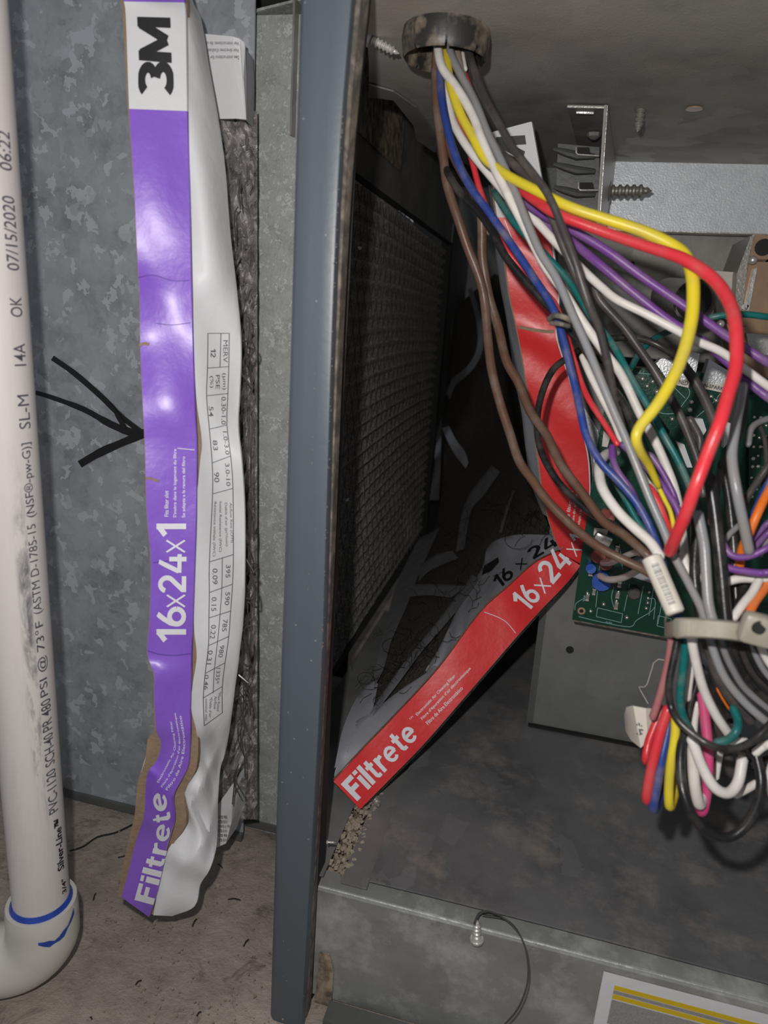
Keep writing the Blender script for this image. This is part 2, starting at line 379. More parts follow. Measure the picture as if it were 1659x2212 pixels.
def curvetext(mb, txt, line, h, fn, bold=.01):
    c = cr(line, 8); L = [0]
    for a, b in zip(c[:-1], c[1:]): L.append(L[-1]+math.hypot(b[0]-a[0], b[1]-a[1]))
    uv, fs = text_uv(txt, bold, 0, 16); pts = []
    for u, v in uv:
        d = u*L[-1]; i = max(0, min(len(c)-2, next((k for k in range(len(L)-1) if L[k+1] >= d), len(c)-2)))
        t = (d-L[i])/max(1e-6, L[i+1]-L[i]); x = c[i][0]+(c[i+1][0]-c[i][0])*t; y = c[i][1]+(c[i+1][1]-c[i][1])*t
        dx, dy = c[i+1][0]-c[i][0], c[i+1][1]-c[i][1]; l = math.hypot(dx, dy) or 1
        pts.append(fn(x+dy/l*h*v, y-dx/l*h*v))
    mb.add(pts, fs)
def ribbon(mb, pts, wpx, fn, sub=4, th=(0, .0002, 0)):
    """flat stroke along pixel points, on the surface fn"""
    c = cr(pts, sub); ws = wpx if isinstance(wpx, (list, tuple)) else [wpx]*len(c)
    rows = []
    for i, p in enumerate(c):
        a, b = c[max(i-1, 0)], c[min(i+1, len(c)-1)]; dx, dy = b[0]-a[0], b[1]-a[1]; l = math.hypot(dx, dy) or 1
        w = ws[min(len(ws)-1, int(i*len(ws)/len(c)))]/2
        rows.append([fn(p[0]-dy/l*w, p[1]+dx/l*w), fn(p[0]+dy/l*w, p[1]-dx/l*w)])
    mb.grid(rows, th)
def screw(name, a, b, r, label, mat, threads=9, head=None, parent=None):
    a, b = Vector(a), Vector(b); d = b-a; n = threads*4; pts = []; rad = []
    for i in range(n+1):
        t = i/n; pts.append(a+d*t); k = r*(1 if t < .75 else 1-.85*(t-.75)/.25)
        rad.append(k*(1.0 if i % 4 in (1, 2) else .68))
    mb = MB().tube(pts, rad, 10)
    if parent: return mb.build(name, mat, parent, True)
    e = empty(name, a, label, 'screw')
    mb.build('threaded_shank', mat, e, True)
    hr = (head or r*1.7); dn = d.normalized()
    MB().tube([a-dn*r*1.0, a-dn*r*.8, a-dn*r*.2, a], [hr*.6, hr*.95, hr, hr*.9], 12).build('screw_head', mat, e, True)
    return e

# ================================================================== THE SETTING
rng = np.random.RandomState(3)
# concrete floor
mb = MB(); rows = []
for i in range(61):
    Y = -.35+i*.03; rows.append([(-1.1+j*.03, Y, -.0035+.0085*math.exp(-((-1.1+j*.03+.235)**2+(Y-.235)**2)/.0022)+.0022*math.sin(i*1.3+j*.7)*math.cos(j*1.1-i*.4)+.0016*rng.rand()) for j in range(61)])
mb.grid(rows, (0, 0, -.02)); floor = mb.build('floor', M['concrete'], None, True); tagp(floor, 'rough brown concrete floor under the duct and cabinet', kind='structure')
mb = MB()
ribbon(mb, [(150, 1838), (180, 1828), (210, 1808), (250, 1798), (292, 1778)], 3, lambda x, y: PZp(x, y, .0012), 4, (0, 0, -.0003))
mb.build('floor_crack', M['hair'], floor)
mb = MB()
for i in range(260):                          # grit lying on the concrete
    x, y = random.uniform(130, 640), random.uniform(1790, 2212); p = PZp(x, y, .0015); r = random.uniform(.0002, .0007)
    mb.box(p, (r*2, r*1.5, r*1.2), Matrix.Rotation(random.random()*3, 3, 'Z'))
tagp(mb.build('grit', M['rubble'], floor), kind='stuff')
mb = MB()
for i in range(9):
    x, y = random.uniform(150, 580), random.uniform(1850, 2200)
    p = PZp(x, y, .002); q = p+Vector((random.uniform(-.008, .008), random.uniform(-.006, .006), .001))
    mb.tube([p, (p+q)/2+Vector((0, 0, .001)), q], .00035, 5)
tagp(mb.build('twig_bits', M['hair'], floor), kind='stuff')
# galvanised duct wall behind pipe (left)
YD = .372
duct = MB().box((-.62, YD+.0006, .30), (.90, .0012, .585)).build('wall_left', M['duct']); tagp(duct, 'mottled galvanised duct sheet behind the white pipe', kind='structure')
MB().box((-.62, YD-.001, .0055), (.90, .004, .005)).build('bottom_hem', M['dimsteel'], duct)
mb = MB(); on_duct = lambda x, y: PYp(x, y, YD-.0004)
ribbon(mb, [(76, 848), (110, 858), (180, 884), (240, 917), (290, 936), (314, 936)], [9, 10, 12, 15, 17, 19], on_duct)
tagp(mb.build('marker_stroke', M['marker'], duct), 'arrow shaft in black marker')
mb = MB(); ribbon(mb, [(113, 773), (160, 806), (220, 858), (262, 900), (306, 934)], [11, 12, 12, 11, 11], lambda x, y: PYp(x, y, YD-.0007)); mb.build('marker_stroke', M['marker'], duct)
mb = MB(); ribbon(mb, [(172, 1003), (215, 978), (260, 958), (312, 936)], [16, 18, 16, 18], lambda x, y: PYp(x, y, YD-.0010)); mb.build('marker_stroke', M['marker'], duct)
mb = MB(); ribbon(mb, [(232, 870), (250, 892), (270, 925)], [7, 10], lambda x, y: PYp(x, y, YD-.0013)); mb.build('marker_stroke', M['marker'], duct)
# filter slot channel between duct and cabinet
YC = .386
mb = MB()
xa, xb = -.1775, -.118
mb.grid([[(xa, YC, .0), (xb, YC, 0)], [(xa-.0, YC, .504), (xb, YC, .504)]], (0, .0012, 0))
mb.grid([[(xa, YC, .0), (xa, YC+.03, 0)], [(xa, YC, .504), (xa, YC+.03, .504)]], (.0012, 0, 0))
ch = mb.build('trim_1', M['channel']); tagp(ch, 'speckled galvanised channel beside the slate post', kind='structure')
MB().box((-.148, YC-.0008, .0055), (.06, .003, .005)).build('bottom_hem', M['dimsteel'], ch)
MB().grid([[(xa, YC-.002, .5045), (xb, YC-.002, .515)], [(xa, YC+.03, .5045), (xb, YC+.03, .515)]], (0, 0, .0012)).build('top_fold', M['channel'], ch)
mb = MB()
mb.grid([[P(455, 72, .40), P(548, 108, .40)], [P(458, 62, .41), P(552, 60, .40)], [P(545, 20, .41), P(560, 14, .41)]], (0, .001, 0))
mb.build('bent_strap', M['inner'], ch)
mb = MB(); mb.tube([P(500, 78, .39), P(497, 60, .39), P(510, 42, .39), P(548, 22, .39)], .0012, 8); mb.build('strap_fold', M['dimsteel'], ch, True)
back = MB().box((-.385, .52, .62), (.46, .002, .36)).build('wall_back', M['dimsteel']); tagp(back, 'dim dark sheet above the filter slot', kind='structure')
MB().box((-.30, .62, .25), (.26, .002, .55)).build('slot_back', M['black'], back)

# ================================================================== FURNACE CABINET
cab = empty('furnace_cabinet', (-.08, .27, .08), 'open slate grey and galvanised furnace cabinet with wiring inside', 'furnace')
YP = .262
def vstrip(pts, Y, th, name, mat, parent, extra=None, nc=4):
    rows = [[PYp(l+(r-l)*j/nc, y, Y) for j in range(nc+1)] for y, l, r in pts]
    return MB().grid(rows, th).build(name, mat, parent)
POST = [(-40, 652, 768), (300, 641, 741), (700, 630, 723), (1200, 616, 708), (1500, 606, 697), (2212, 584, 657), (2262, 582, 655)]
rows = []
for y, l, r in cr(POST, 4):
    w = r-l
    rows.append([PYp(l, y, YP+.0025), PYp(l+3, y, YP+.0006), PYp(l+8, y, YP)]+[PYp(l+8+(w-20)*j/3, y, YP) for j in (1, 2, 3)]+[PYp(r-6, y, YP+.0004), PYp(r-1, y, YP+.002), PYp(r+1, y, YP+.005)])
po = MB().grid(rows, (0, .0015, 0)).build('corner_post', M['post'], cab, True)
rows = []
for y, r, q in cr([(-40, 766, 800), (300, 740, 766), (700, 722, 742), (1200, 707, 722), (1500, 696, 706), (2212, 656, 668)], 4):
    rows.append([PYp(r, y, YP+.006), PYp((r+q)/2, y, YP+.008+.0006*math.sin(y*.05)), PYp(q, y, YP+.014+.001*math.sin(y*.031))])
MB().grid(rows, (0, .001, 0)).build('dusty_return_edge', M['postdust'], cab)
rows = []
for y, r, q in cr([(-40, 793, 806), (300, 764, 772), (700, 740, 748), (1200, 720, 730), (1500, 704, 716), (2212, 665, 690)], 4):
    rows.append([PYp(r-3, y, YP+.014), PYp(q, y, YP+.03)])
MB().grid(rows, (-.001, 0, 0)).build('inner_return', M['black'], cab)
# shiny worn bevel beads along the post
mb = MB()
for k in range(60):
    y = random.uniform(250, 1450); i = [a for a in POST if a[0] <= y][-1]; j = [a for a in POST if a[0] > y][0]; t = (y-i[0])/(j[0]-i[0])
    x = i[2]+(j[2]-i[2])*t-random.choice([2, 3, 4, 4, 5, 5, 8, 40])
    p = PYp(x, y, YP-.0001); mb.box(p, (.0003, .0003, random.uniform(.0003, .0008)))
tagp(mb.build('paint_nibs', M['solder'], po), kind='stuff')
# base pan (interior floor) z = .08
ZP = .08
def zpoly(pts, z, th, name, mat, parent): return MB().prism([(x, y, z) for x, y in pts], (0, 0, -th)).build(name, mat, parent)
mb = MB(); rows = []
for i in range(19):
    Y = .2855+i*.04; rows.append([(-.060+j*.03, Y, ZP+.0007*math.sin(i*.9+j*.6)) for j in range(15)])
mb.grid(rows, (0, 0, -.0012)); mb.build('base_pan', M['pan'], cab, True)
zpoly([(-.0745, .283), (-.0605, .283), (-.0605, .50), (-.0745, .50)], ZP-.003, .001, 'pan_flange', M['box'], cab)
zpoly([(-.135, .395), (-.0905, .283), (-.084, .283), (-.084, .62), (-.135, .62)], ZP-.002, .001, 'side_flange', M['box'], cab)
zpoly([(-.09, .283), (-.055, .283), (-.055, .62), (-.09, .62)], ZP-.012, .004, 'seam_bed', M['rust'], cab)
mb = MB()
for i in range(1500):
    Y = random.uniform(.289, .6); X = random.uniform(-.088, -.071)
    r = random.uniform(.0004, .0013); mb.box((X, Y, ZP-.006+random.uniform(0, .003)), (r*2, r*2, r*1.6), Matrix.Rotation(random.random()*3, 3, (1, .4, .3)))
tagp(mb.build('rubble_in_seam', M['rubble'], cab), 'tan grit filling the seam beside the pan', kind='stuff')
# front rail
mb = MB()
ra = [(-.088, .2815), (.26, .2815)]
mb.prism([(-.086, .281, .0), (-.086, .281, .0700), (-.086, .2825, .0722), (-.086, .2905, .0745), (-.086, .291, .0735), (-.086, .284, .0700), (-.086, .283, 0)], (.40, 0, 0))
rail = mb.build('base_rail', M['rail'], cab)
mb = MB(); mb.tube([(-.086+k*.02, .2822, .0712) for k in range(20)], .0007, 6); mb.build('rail_bead', M['channel'], rail, True)
MB().grid([[PYp(690, 2058, .2795), PYp(712, 2062, .2795)], [PYp(686, 2110, .2795), PYp(720, 2100, .2795)], [PYp(680, 2160, .2795), PYp(717, 2160, .2795)], [PYp(676, 2215, .2795), PYp(712, 2200, .2795)]], (0, .0006, 0)).build('rust_patch', M['rust'], rail)
mb = MB(); mb.box((.01, .272, .0), (.17, .012, .006)); mb.build('bottom_lip', M['dimsteel'], cab)
# rating label
lab = empty('rating_sticker', PYp(1305, 2098, .2806), 'white sticker with yellow bars on the front rail', 'sticker')
onr = lambda x, y: PYp(x, y, .2806)
A, B_, C, D_ = PYp(1304, 2098, .2806), PYp(1304, 2260, .2806), None, None
def lq(u, v, lift=0): return (A.x+u, .2806-lift, A.z-v)
MB().grid([[lq(0, 0), lq(.13, 0)], [lq(0, .06), lq(.13, .06)]], (0, -.0002, 0)).build('sticker_paper', M['white'], lab)
for a, b, mt, nm in ((.0062, .0088, 'yellowbar', 'yellow_bar'), (.0092, .0112, 'greybar', 'print_rows'), (.0116, .0143, 'yellowbar', 'yellow_bar'), (.015, .030, 'greybar', 'print_rows')):
    MB().grid([[lq(.006, a, .0003), lq(.13, a, .0003)], [lq(.006, b, .0003), lq(.13, b, .0003)]], (0, -.0001, 0)).build(nm, M[mt], lab)
# top plate (ceiling of the compartment) z = .48 seen from below, with a torn left edge
ZT = .48
poly = [(785, -60), (793, 60), (797, 150), (796, 204), (822, 205), (850, 214), (878, 240), (893, 268), (900, 300), (940, 328)]
pts = [PZp(x, y, ZT) for x, y in poly]
pts = [Vector((p.x, p.y, ZT)) for p in pts]+[Vector((-.085, .63, ZT)), Vector((.26, .63, ZT)), Vector((.26, .24, ZT)), Vector((-.07, .24, ZT))]
MB().prism(pts, (0, 0, .0015)).build('top_plate', M['top'], cab)
MB().box((.02, .6, ZT+.05), (.5, .8, .002)).build('upper_deck', M['dimsteel'], cab)
# inner side wall (left) with its opening onto the filter
XS = -.152
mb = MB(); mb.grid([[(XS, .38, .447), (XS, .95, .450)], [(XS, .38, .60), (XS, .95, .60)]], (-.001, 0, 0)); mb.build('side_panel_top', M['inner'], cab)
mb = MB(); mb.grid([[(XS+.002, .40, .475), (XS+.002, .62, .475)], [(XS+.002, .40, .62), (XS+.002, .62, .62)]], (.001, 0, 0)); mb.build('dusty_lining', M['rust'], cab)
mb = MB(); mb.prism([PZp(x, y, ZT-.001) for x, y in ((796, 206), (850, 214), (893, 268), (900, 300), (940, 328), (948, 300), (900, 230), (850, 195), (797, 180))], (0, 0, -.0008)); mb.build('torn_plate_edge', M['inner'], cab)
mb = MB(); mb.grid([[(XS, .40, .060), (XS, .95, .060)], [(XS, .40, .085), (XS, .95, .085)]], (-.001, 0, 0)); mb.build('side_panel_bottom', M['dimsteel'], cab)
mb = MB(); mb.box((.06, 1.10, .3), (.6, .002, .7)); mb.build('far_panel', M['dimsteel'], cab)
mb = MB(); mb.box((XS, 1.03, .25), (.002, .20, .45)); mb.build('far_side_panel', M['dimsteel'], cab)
mb = MB(); mb.box((.30, .66, .25), (.002, .76, .5)); mb.build('right_panel', M['inner'], cab)
# blower deck panels behind the board
bp = MB().prism([PYp(1205, 330, .615), PYp(2150, 330, .615), PYp(2150, 830, .615), PYp(1205, 760, .615)], (0, .0015, 0)).build('back_panel', M['top'], cab)
mb = MB(); mb.tube([PYp(1365, 571, .613), PYp(1365, 571, .6145)], .0022, 12); mb.build('rivet_hole', M['black'], bp)
mb = MB(); mb.prism([PYp(1170, 350, .617), PYp(1312, 345, .617), PYp(1300, 720, .617), PYp(1170, 720, .617)], (0, .001, 0)); mb.build('louvred_panel', M['dimsteel'], cab)
# bright zinc panel
zp = MB().prism([PYp(1327, 348, .59), PYp(2150, 356, .59), PYp(2150, 520, .59), PYp(1311, 495, .59)], (0, .0012, 0)).build('zinc_panel', M['bright'], cab)
MB().prism([PYp(1311, 494, .5895), PYp(2150, 519, .5895), PYp(2150, 522, .5895), PYp(1311, 497, .5895)], (0, .012, 0)).build('panel_fold', M['steel'], zp)
mb = MB(); ribbon(mb, [(1560, 420), (1555, 460), (1545, 498)], 1.5, lambda x, y: PYp(x, y, .5895)); mb.build('scratch', M['whiteprint'], zp)
# bracket hanging from the top plate
br = empty('steel_bracket', PZp(1268, 228, ZT), 'bent steel bracket screwed under the top plate beside the bright zinc panel', 'bracket')
a, b, c, d = PZp(1226, 226, ZT-.001), PZp(1308, 228, ZT-.001), PZp(1296, 345, ZT-.001), PZp(1252, 330, ZT-.001)
MB().prism([a, b, c, d], (0, 0, -.0012)).build('mount_plate', M['inner'], br)
n0, n1, f1, f0 = b, PYp(1291, 482, b.y+.004), PYp(1305, 496, .588), PYp(1326, 349, .588)
MB().prism([n0, f0, f1, n1], (.0012, 0, 0)).build('hanging_flange', M['steel'], br)
mb = MB(); mb.tube([n0+Vector((0, -.0006, 0)), n1+Vector((0, -.0006, 0))], .0009, 8); mb.tube([a+Vector((0, -.0004, -.001)), b+Vector((0, -.0004, -.001))], .0008, 8); mb.build('bright_edge', M['steel'], br, True)
for (x0, y0, x1, y1) in ((1246, 318, 1272, 333), (1251, 394, 1280, 410)):
    q = lambda x, y: PYp(x, y, .50)
    s_ = MB().prism([q(x0, y0), q(x1, y0), q(x1+3, y1), q(x0+1, y1)], (0, .001, 0)).build('punched_slot', M['black'], br)
    mb = MB(); mb.tube([q(x0-1, y0), q(x0-1, y1-3), q(x0+2, y1+1), q(x1+22, y1+4 if y1 < 350 else y1+1)], .0006, 6); mb.build('slot_rim', M['steel'], s_, True)
for yy in (326, 358, 408):
    mb = MB(); mb.tube([PYp(1196, yy-4, .505), PYp(1220, yy+3, .505), PYp(1245, yy+10, .505), PYp(1285, yy+12, .507)], [.0012, .0022, .0026, .0016], 8); mb.build('louvre_fin', M['dimsteel'], br, True)
MB().prism([PYp(x, y, .512) for x, y in ((1205, 310), (1295, 318), (1293, 470), (1200, 452))], (0, .001, 0)).build('slotted_plate', M['dimsteel'], br)
mb = MB(); c = PZp(1283, 288, ZT-.003); mb.tube([c, c+Vector((0, 0, -.002)), c+Vector((0, 0, -.0035))], [.0045, .004, .0018], 8)
mb.build('bracket_screw', M['darkscrew'], br, True)
mb = MB(); mb.tube([PZp(1245, 243, ZT-.003), PZp(1282, 244, ZT-.003)], .0008, 6); mb.build('embossed_rib', M['steel'], br)
screw('sheet_metal_screw', PYp(1318, 413, .545), PYp(1408, 412, .545), .0043, 'long threaded screw poking out in front of the bright zinc panel', M['darkscrew'], 6)
screw('sheet_metal_screw', PZp(1384, 236, ZT), PZp(1384, 236, ZT)+Vector((0, -.002, -.012)), .0026, 'screw point hanging down from the top plate right of the bracket', M['darkscrew'], 5)
screw('sheet_metal_screw', P(803, 86, .315), P(862, 116, .315), .0021, 'shiny screw reaching out beside the black ring grommet', M['steel'], 7)
screw('sheet_metal_screw', P(708, 1819, .36), P(724, 1820, .36), .0007, 'tiny screw point sticking out low on the inside of the slate post', M['steel'], 5)
screw('sheet_metal_screw', PZp(806, 1716, ZP-.003), PZp(818, 1752, ZP-.003)+Vector((0, 0, .003)), .0022, 'loose screw lying by the low tip of the red filter', M['darkscrew'], 6)
screw('sheet_metal_screw', (PYp(1030, 2026, .2795)), (PYp(1030, 1986, .2795)), .0021, 'little screw standing at the front rail under a hair loop', M['steel'], 5)
mb = MB()
c0 = PZp(1500, 234, ZT-.0005); mb.tube([c0, c0+Vector((0, 0, -.0006))], .0045, 14); mb.build('rust_spot', M['copper'], cab)
# hair loop on the rail
hl = cr([(1024, 1996), (1036, 1972), (1062, 1970), (1100, 1992), (1128, 2030), (1140, 2080), (1138, 2130), (1118, 2180), (1088, 2216)], 6)
tagp(MB().tube([P(x, y, .332+.006*math.sin(i*.15)) for i, (x, y) in enumerate(hl)], .00045, 6).build('thin_wire', M['meshwire'], None, True), 'thin dark wire loop drooping over the front rail', 'wire')
hl = cr([(1040, 1975), (1090, 1985), (1118, 2010), (1135, 2050)], 5)
tagp(MB().tube([P(x, y, .336) for x, y in hl], .0003, 5).build('lint_thread', M['hair'], None, True), 'finer lint thread inside the wire loop on the rail', 'thread')

# ================================================================== PVC PIPE
PX0, PY0, PR = -.2205, .2405, .01335
pipe = empty('pvc_pipe', (PX0, PY0, .03), 'upright white plastic pipe with printed line and black scuffs', 'pipe')
MB().tube([(PX0, PY0, .040), (PX0, PY0, .70)], PR, 48).build('pipe_barrel', M['pvc'], pipe, True)
vd = Vector((-PX0, -PY0, 0)).normalized(); vr = Vector((-vd.y, vd.x, 0))
if vr.dot(RT) < 0: vr = -vr
def pipe_z(y):
    x = np.interp(y, [0, 700, 1400, 1730, 1940], [-8, 46, 96, 114, 126])
    r = ray(x, y); t = (PX0*r.x+(PY0-.012)*r.y)/(r.x**2+r.y**2); return float(H+t*r.z)
def pipe_fn(ang, y, lift=.0002):
    a = math.radians(ang); return Vector((PX0, PY0, pipe_z(y)))+(vd*math.cos(a)+vr*math.sin(a))*(PR+lift)
mb = MB()
for s, ya, yb in (('06:22', 370, 285), ('07/15/2020', 585, 425), ('OK', 685, 642), ('14A', 790, 742), ('SL-M', 925, 852), ('(NSF\u00ae-pw-G)]', 1115, 955), ('(ASTM D-1785-15', 1322, 1130),
                  ('PSI @ 73\u00b0F', 1500, 1338), ('PR 480', 1575, 1508), ('SCH-40', 1650, 1582), ('PVC-1120', 1752, 1660)):
    lettering(mb, s, ((50, ya), (50, yb), (27, ya), (27, yb)), pipe_fn, .004, 0, 8)
tagp(mb.build('printed_line', M['faintink'], pipe), kind='stuff')
mb = MB(); lettering(mb, 'Silver-Line\u2122', ((56, 1884), (56, 1768), (36, 1884), (36, 1768)), pipe_fn, .025, .3, 8)
lettering(mb, '3/4"', ((58, 1938), (58, 1902), (44, 1938), (44, 1902)), pipe_fn, .02, .3, 3); mb.build('printed_name', M['blackink'], pipe)
mb = MB(); lettering(mb, '17142', ((40, 128), (40, 66), (28, 128), (28, 66)), pipe_fn, 0, 0, 3)
for k, (y0, y1) in enumerate(((140, 148), (150, 156), (159, 161), (164, 166))): mb.grid([[pipe_fn(a, y0), pipe_fn(a, y1)] for a in (12, 20, 28, 34)])
mb.build('printed_code', M['faintink'], pipe)
elb = empty('pipe_elbow', (PX0, PY0, .004), 'cream plastic elbow fitting at the foot of the white pipe', 'fitting')
pts = []; rad = []
for k in range(5): pts.append((PX0, PY0, .0605-k*.004)); rad.append(.0172 if k else .0166)
for k in range(1, 10):
    a = k/9*math.pi/2; q = .019-.019*math.cos(a); pts.append((PX0-q*.9, PY0-q*.44, .0445-.0190*math.sin(a))); rad.append(.0175)
for k in range(1, 4): pts.append((PX0-(.019+k*.009)*.9, PY0-(.019+k*.009)*.44, .0255)); rad.append(.0176)
MB().tube(pts, rad, 40).build('elbow_body', M['fitting'], elb, True)
hb = Vector((PX0, PY0, .0260)); hv = Vector((-.9, -.44, 0))
MB().tube([hb+hv*.024, hb+hv*.026, hb+hv*.058], [.0188, .0192, .0192], 40).build('elbow_hub', M['fitting'], elb, True)
MB().tube([(PX0, PY0, .0600), (PX0, PY0, .0630)], [PR+.0016, PR+.0005], 40).build('cement_ring', M['primer'], elb, True)
rows = []
for k in range(9):
    a = math.radians(-10+k*8); z = .0505-.005*math.sin(k*.4)+.0008*k; w = .0008+.0006*(k % 3)
    q = Vector((PX0, PY0, 0))+(vd*math.cos(a)+vr*math.sin(a))*.0175; rows.append([(q.x, q.y, z+w), (q.x, q.y, z-w)])
MB().grid(rows).build('cement_drip', M['primer'], elb)

# ================================================================== PURPLE FILTER
def yq(y): return .293-.036*y/1980
pur = empty('air_filter', PYp(300, 1960, .262), 'crumpled pleated air filter with a glossy purple printed edge', 'air filter')
PL_ = [(262, 1938), (275, 1891), (296, 1809), (311, 1762), (315, 1692), (321, 1665), (339, 1642), (348, 1606), (338, 1580), (335, 1540), (333, 1500), (333, 1455), (318, 1410), (324, 1330), (326, 1210), (318, 1120), (315, 1040), (313, 960), (309, 880), (303, 745), (302, 640), (297, 560), (290, 410), (279, 235), (272, 40), (267, 0), (262, -40)]
PR_ = [(322, 1981), (340, 1925), (358, 1837), (376, 1774), (374, 1722), (392, 1685), (406, 1655), (410, 1612), (411, 1575), (410, 1540), (411, 1500), (412, 1455), (413, 1410), (416, 1330), (420, 1210), (423, 1120), (424, 1040), (424, 960), (420, 880), (416, 745), (413, 640), (411, 560), (408, 410), (404, 240), (401, 45), (398, 2), (394, -40)]
dents = {5: .004, 6: .007, 7: .006, 8: .001, 4: -.003, 3: -.004, 12: .002, 19: .003, 20: 0, 21: .002, 18: -.002}
LL = [(x, y, yq(y)-.006+dents.get(i, 0)) for i, (x, y) in enumerate(PL_)]
RR = [(x, y, yq(y)+.006+dents.get(i, 0)*.3) for i, (x, y) in enumerate(PR_)]
PS = Strip(LL, RR, 4, lambda s, t: .0011*math.sin(s*29+1)*math.sin(math.pi*t)+.0012*math.sin(s*53+t*4)*.6)
def k_at(S, y, t=.5):
    return min((abs(proj(S.at(k*.25, t))[1]-y), k*.25) for k in range(4*(S.n-1)))[1]
kw = k_at(PS, 238); ktop = k_at(PS, 4)
PS.mesh(MB(), 8, k1=kw).build('purple_edge', M['purple'], pur, True)
PS.mesh(MB(), 8, k0=kw, k1=ktop).build('white_band', M['white'], pur, True)
PS.mesh(MB(), 8, k0=ktop).build('purple_edge', M['purple'], pur, True)
inkw, inkb = M['whiteprint'], M['blackink']
mb = MB(); pf = lambda x, y: PS.px(x, y, .0005)
lettering(mb, '16', ((402, 1388), (402, 1310), (338, 1388), (338, 1310)), pf, .04, 0, 6)
lettering(mb, 'x', ((401, 1312), (401, 1284), (359, 1312), (359, 1284)), pf, .0, 0, 3)
lettering(mb, '24', ((402, 1281), (403, 1197), (341, 1281), (343, 1197)), pf, .04, 0, 6)
lettering(mb, 'x', ((401, 1194), (401, 1166), (358, 1194), (358, 1166)), pf, .0, 0, 3)
lettering(mb, '1', ((402, 1160), (402, 1131), (338, 1160), (338, 1131)), pf, .045, 0, 3)
mb.build('size_print', inkw, pur)
mb = MB()
curvetext(mb, 'Filtrete', [(331, 1955), (345, 1903), (358, 1850), (367, 1800), (369, 1768), (362, 1738), (357, 1710)], 42, pf)
mb.build('name_print', inkw, pur)
mb = MB()
curvetext(mb, 'Electrostatic Air Cleaning Filter', [(344, 1692), (366, 1650), (381, 1615), (372, 1557)], 6, pf)
curvetext(mb, "Filtre d'\u00e9puration d'air \u00e9lectrostatique", [(352, 1702), (376, 1662), (391, 1610), (381, 1540)], 6, pf)
curvetext(mb, 'Filtro de Aire Electrost\u00e1tico', [(362, 1708), (386, 1670), (400, 1610), (392, 1546)], 6, pf)
for t_x, x, y0, y1 in (('Fits filter slot', 364, 1116, 1060), ("S'ins\u00e8re dans le logement du filtre", 383, 1118, 970), ('Se adapta a la ranura del filtro', 402, 1118, 986)):
    lettering(mb, t_x, ((x, y0), (x, y1), (x-9, y0), (x-9, y1)), pf, .012, 0, 8)
ribbon(mb, [(383, 968), (400, 970), (420, 972)], 1.5, pf); tagp(mb.build('small_print', inkw, pur), kind='stuff')
mb = MB()
lettering(mb, '3', ((376, 206), (374, 133), (298, 206), (299, 130)), pf, .06, 0, 5)
lettering(mb, 'M', ((371, 136), (368, 38), (300, 130), (296, 36)), pf, .07, 0, 5); mb.build('logo_print', inkb, pur)
mb = MB()
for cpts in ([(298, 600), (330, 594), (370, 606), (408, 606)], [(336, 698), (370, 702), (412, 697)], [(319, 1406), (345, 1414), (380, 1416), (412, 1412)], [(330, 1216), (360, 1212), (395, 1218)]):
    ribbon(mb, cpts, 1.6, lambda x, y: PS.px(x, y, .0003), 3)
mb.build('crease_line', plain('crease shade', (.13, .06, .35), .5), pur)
mb = MB(); ribbon(mb, [(314, 1033), (326, 1034), (342, 1040)], 5, lambda x, y: PS.px(x, y, .0004), 3); ribbon(mb, [(301, 746), (312, 742), (322, 744)], 6, lambda x, y: PS.px(x, y, .0004), 3)
mb.build('torn_nick', M['brown'], pur)
# brown board behind the print
BL = [(255, 1936), (266, 1868), (284, 1790), (291, 1760), (297, 1692), (306, 1665), (314, 1640), (319, 1598), (332, 1578), (333, 1540), (332, 1500), (332, 1455), (317, 1410), (323, 1330), (325, 1210), (317, 1120), (314, 1040), (312, 960), (308, 880), (302, 745), (301, 640), (296, 560), (289, 410), (276, 235), (265, 40), (261, 0), (257, -40)]
BR = [(330, 1976), (352, 1915), (368, 1835), (402, 1780), (398, 1720), (408, 1692), (424, 1660), (428, 1612), (426, 1575), (420, 1540), (419, 1500), (424, 1455), (428, 1410), (424, 1330), (425, 1210), (427, 1120), (430, 1040), (438, 960), (427, 880), (421, 745), (417, 640), (416, 560), (413, 410), (409, 240), (406, 45), (403, 2), (399, -40)]
BS = Strip([(x, y, yq(y)+.003) for x, y in BL], [(x, y, yq(y)+.0115) for x, y in BR], 3)
BS.mesh(MB(), 4, (0, .002, 0)).build('cardboard_core', M['brown'], pur, True)
mb = MB(); mb.prism([PYp(x, y, .272) for x, y in ((334, 1578), (339, 1590), (318, 1640), (304, 1690), (298, 1690), (314, 1636), (324, 1592))], (0, .001, 0)); mb.build('torn_backing', M['white'], pur)
# white side flap with the rating table
FL = [(331, 1977), (341, 1925), (352, 1880), (364, 1834), (402, 1779), (397, 1728), (404, 1700), (422, 1660), (426, 1612), (424, 1578), (413, 1530), (416, 1480), (424, 1430), (424, 1400), (419, 1350), (421, 1250), (424, 1100), (432, 1000), (436, 950), (424, 860), (419, 745), (417, 640), (414, 500), (410, 360), (405, 240), (402, 148), (396, 40), (390, 4), (386, -40)]
FR = [(372, 1979), (420, 1958), (432, 1912), (452, 1880), (464, 1840), (468, 1790), (469, 1730), (474, 1664), (484, 1633), (494, 1580), (501, 1527), (507, 1480), (514, 1430), (517, 1400), (523, 1350), (528, 1250), (528, 1100), (522, 1000), (514, 920), (517, 850), (520, 748), (511, 640), (495, 500), (484, 360), (467, 243), (450, 148), (432, 40), (415, 4), (404, -40)]
fo = {4: .010, 5: .004, 7: .006, 8: .008}
FLs = [(x, y, yq(y)+.0085+fo.get(i, 0)) for i, (x, y) in enumerate(FL)]
fo2 = {0: -.012, 1: -.010, 2: -.008, 3: -.012, 4: -.008, 7: .006, 8: .008, 9: .004, 17: -.006, 18: -.004}
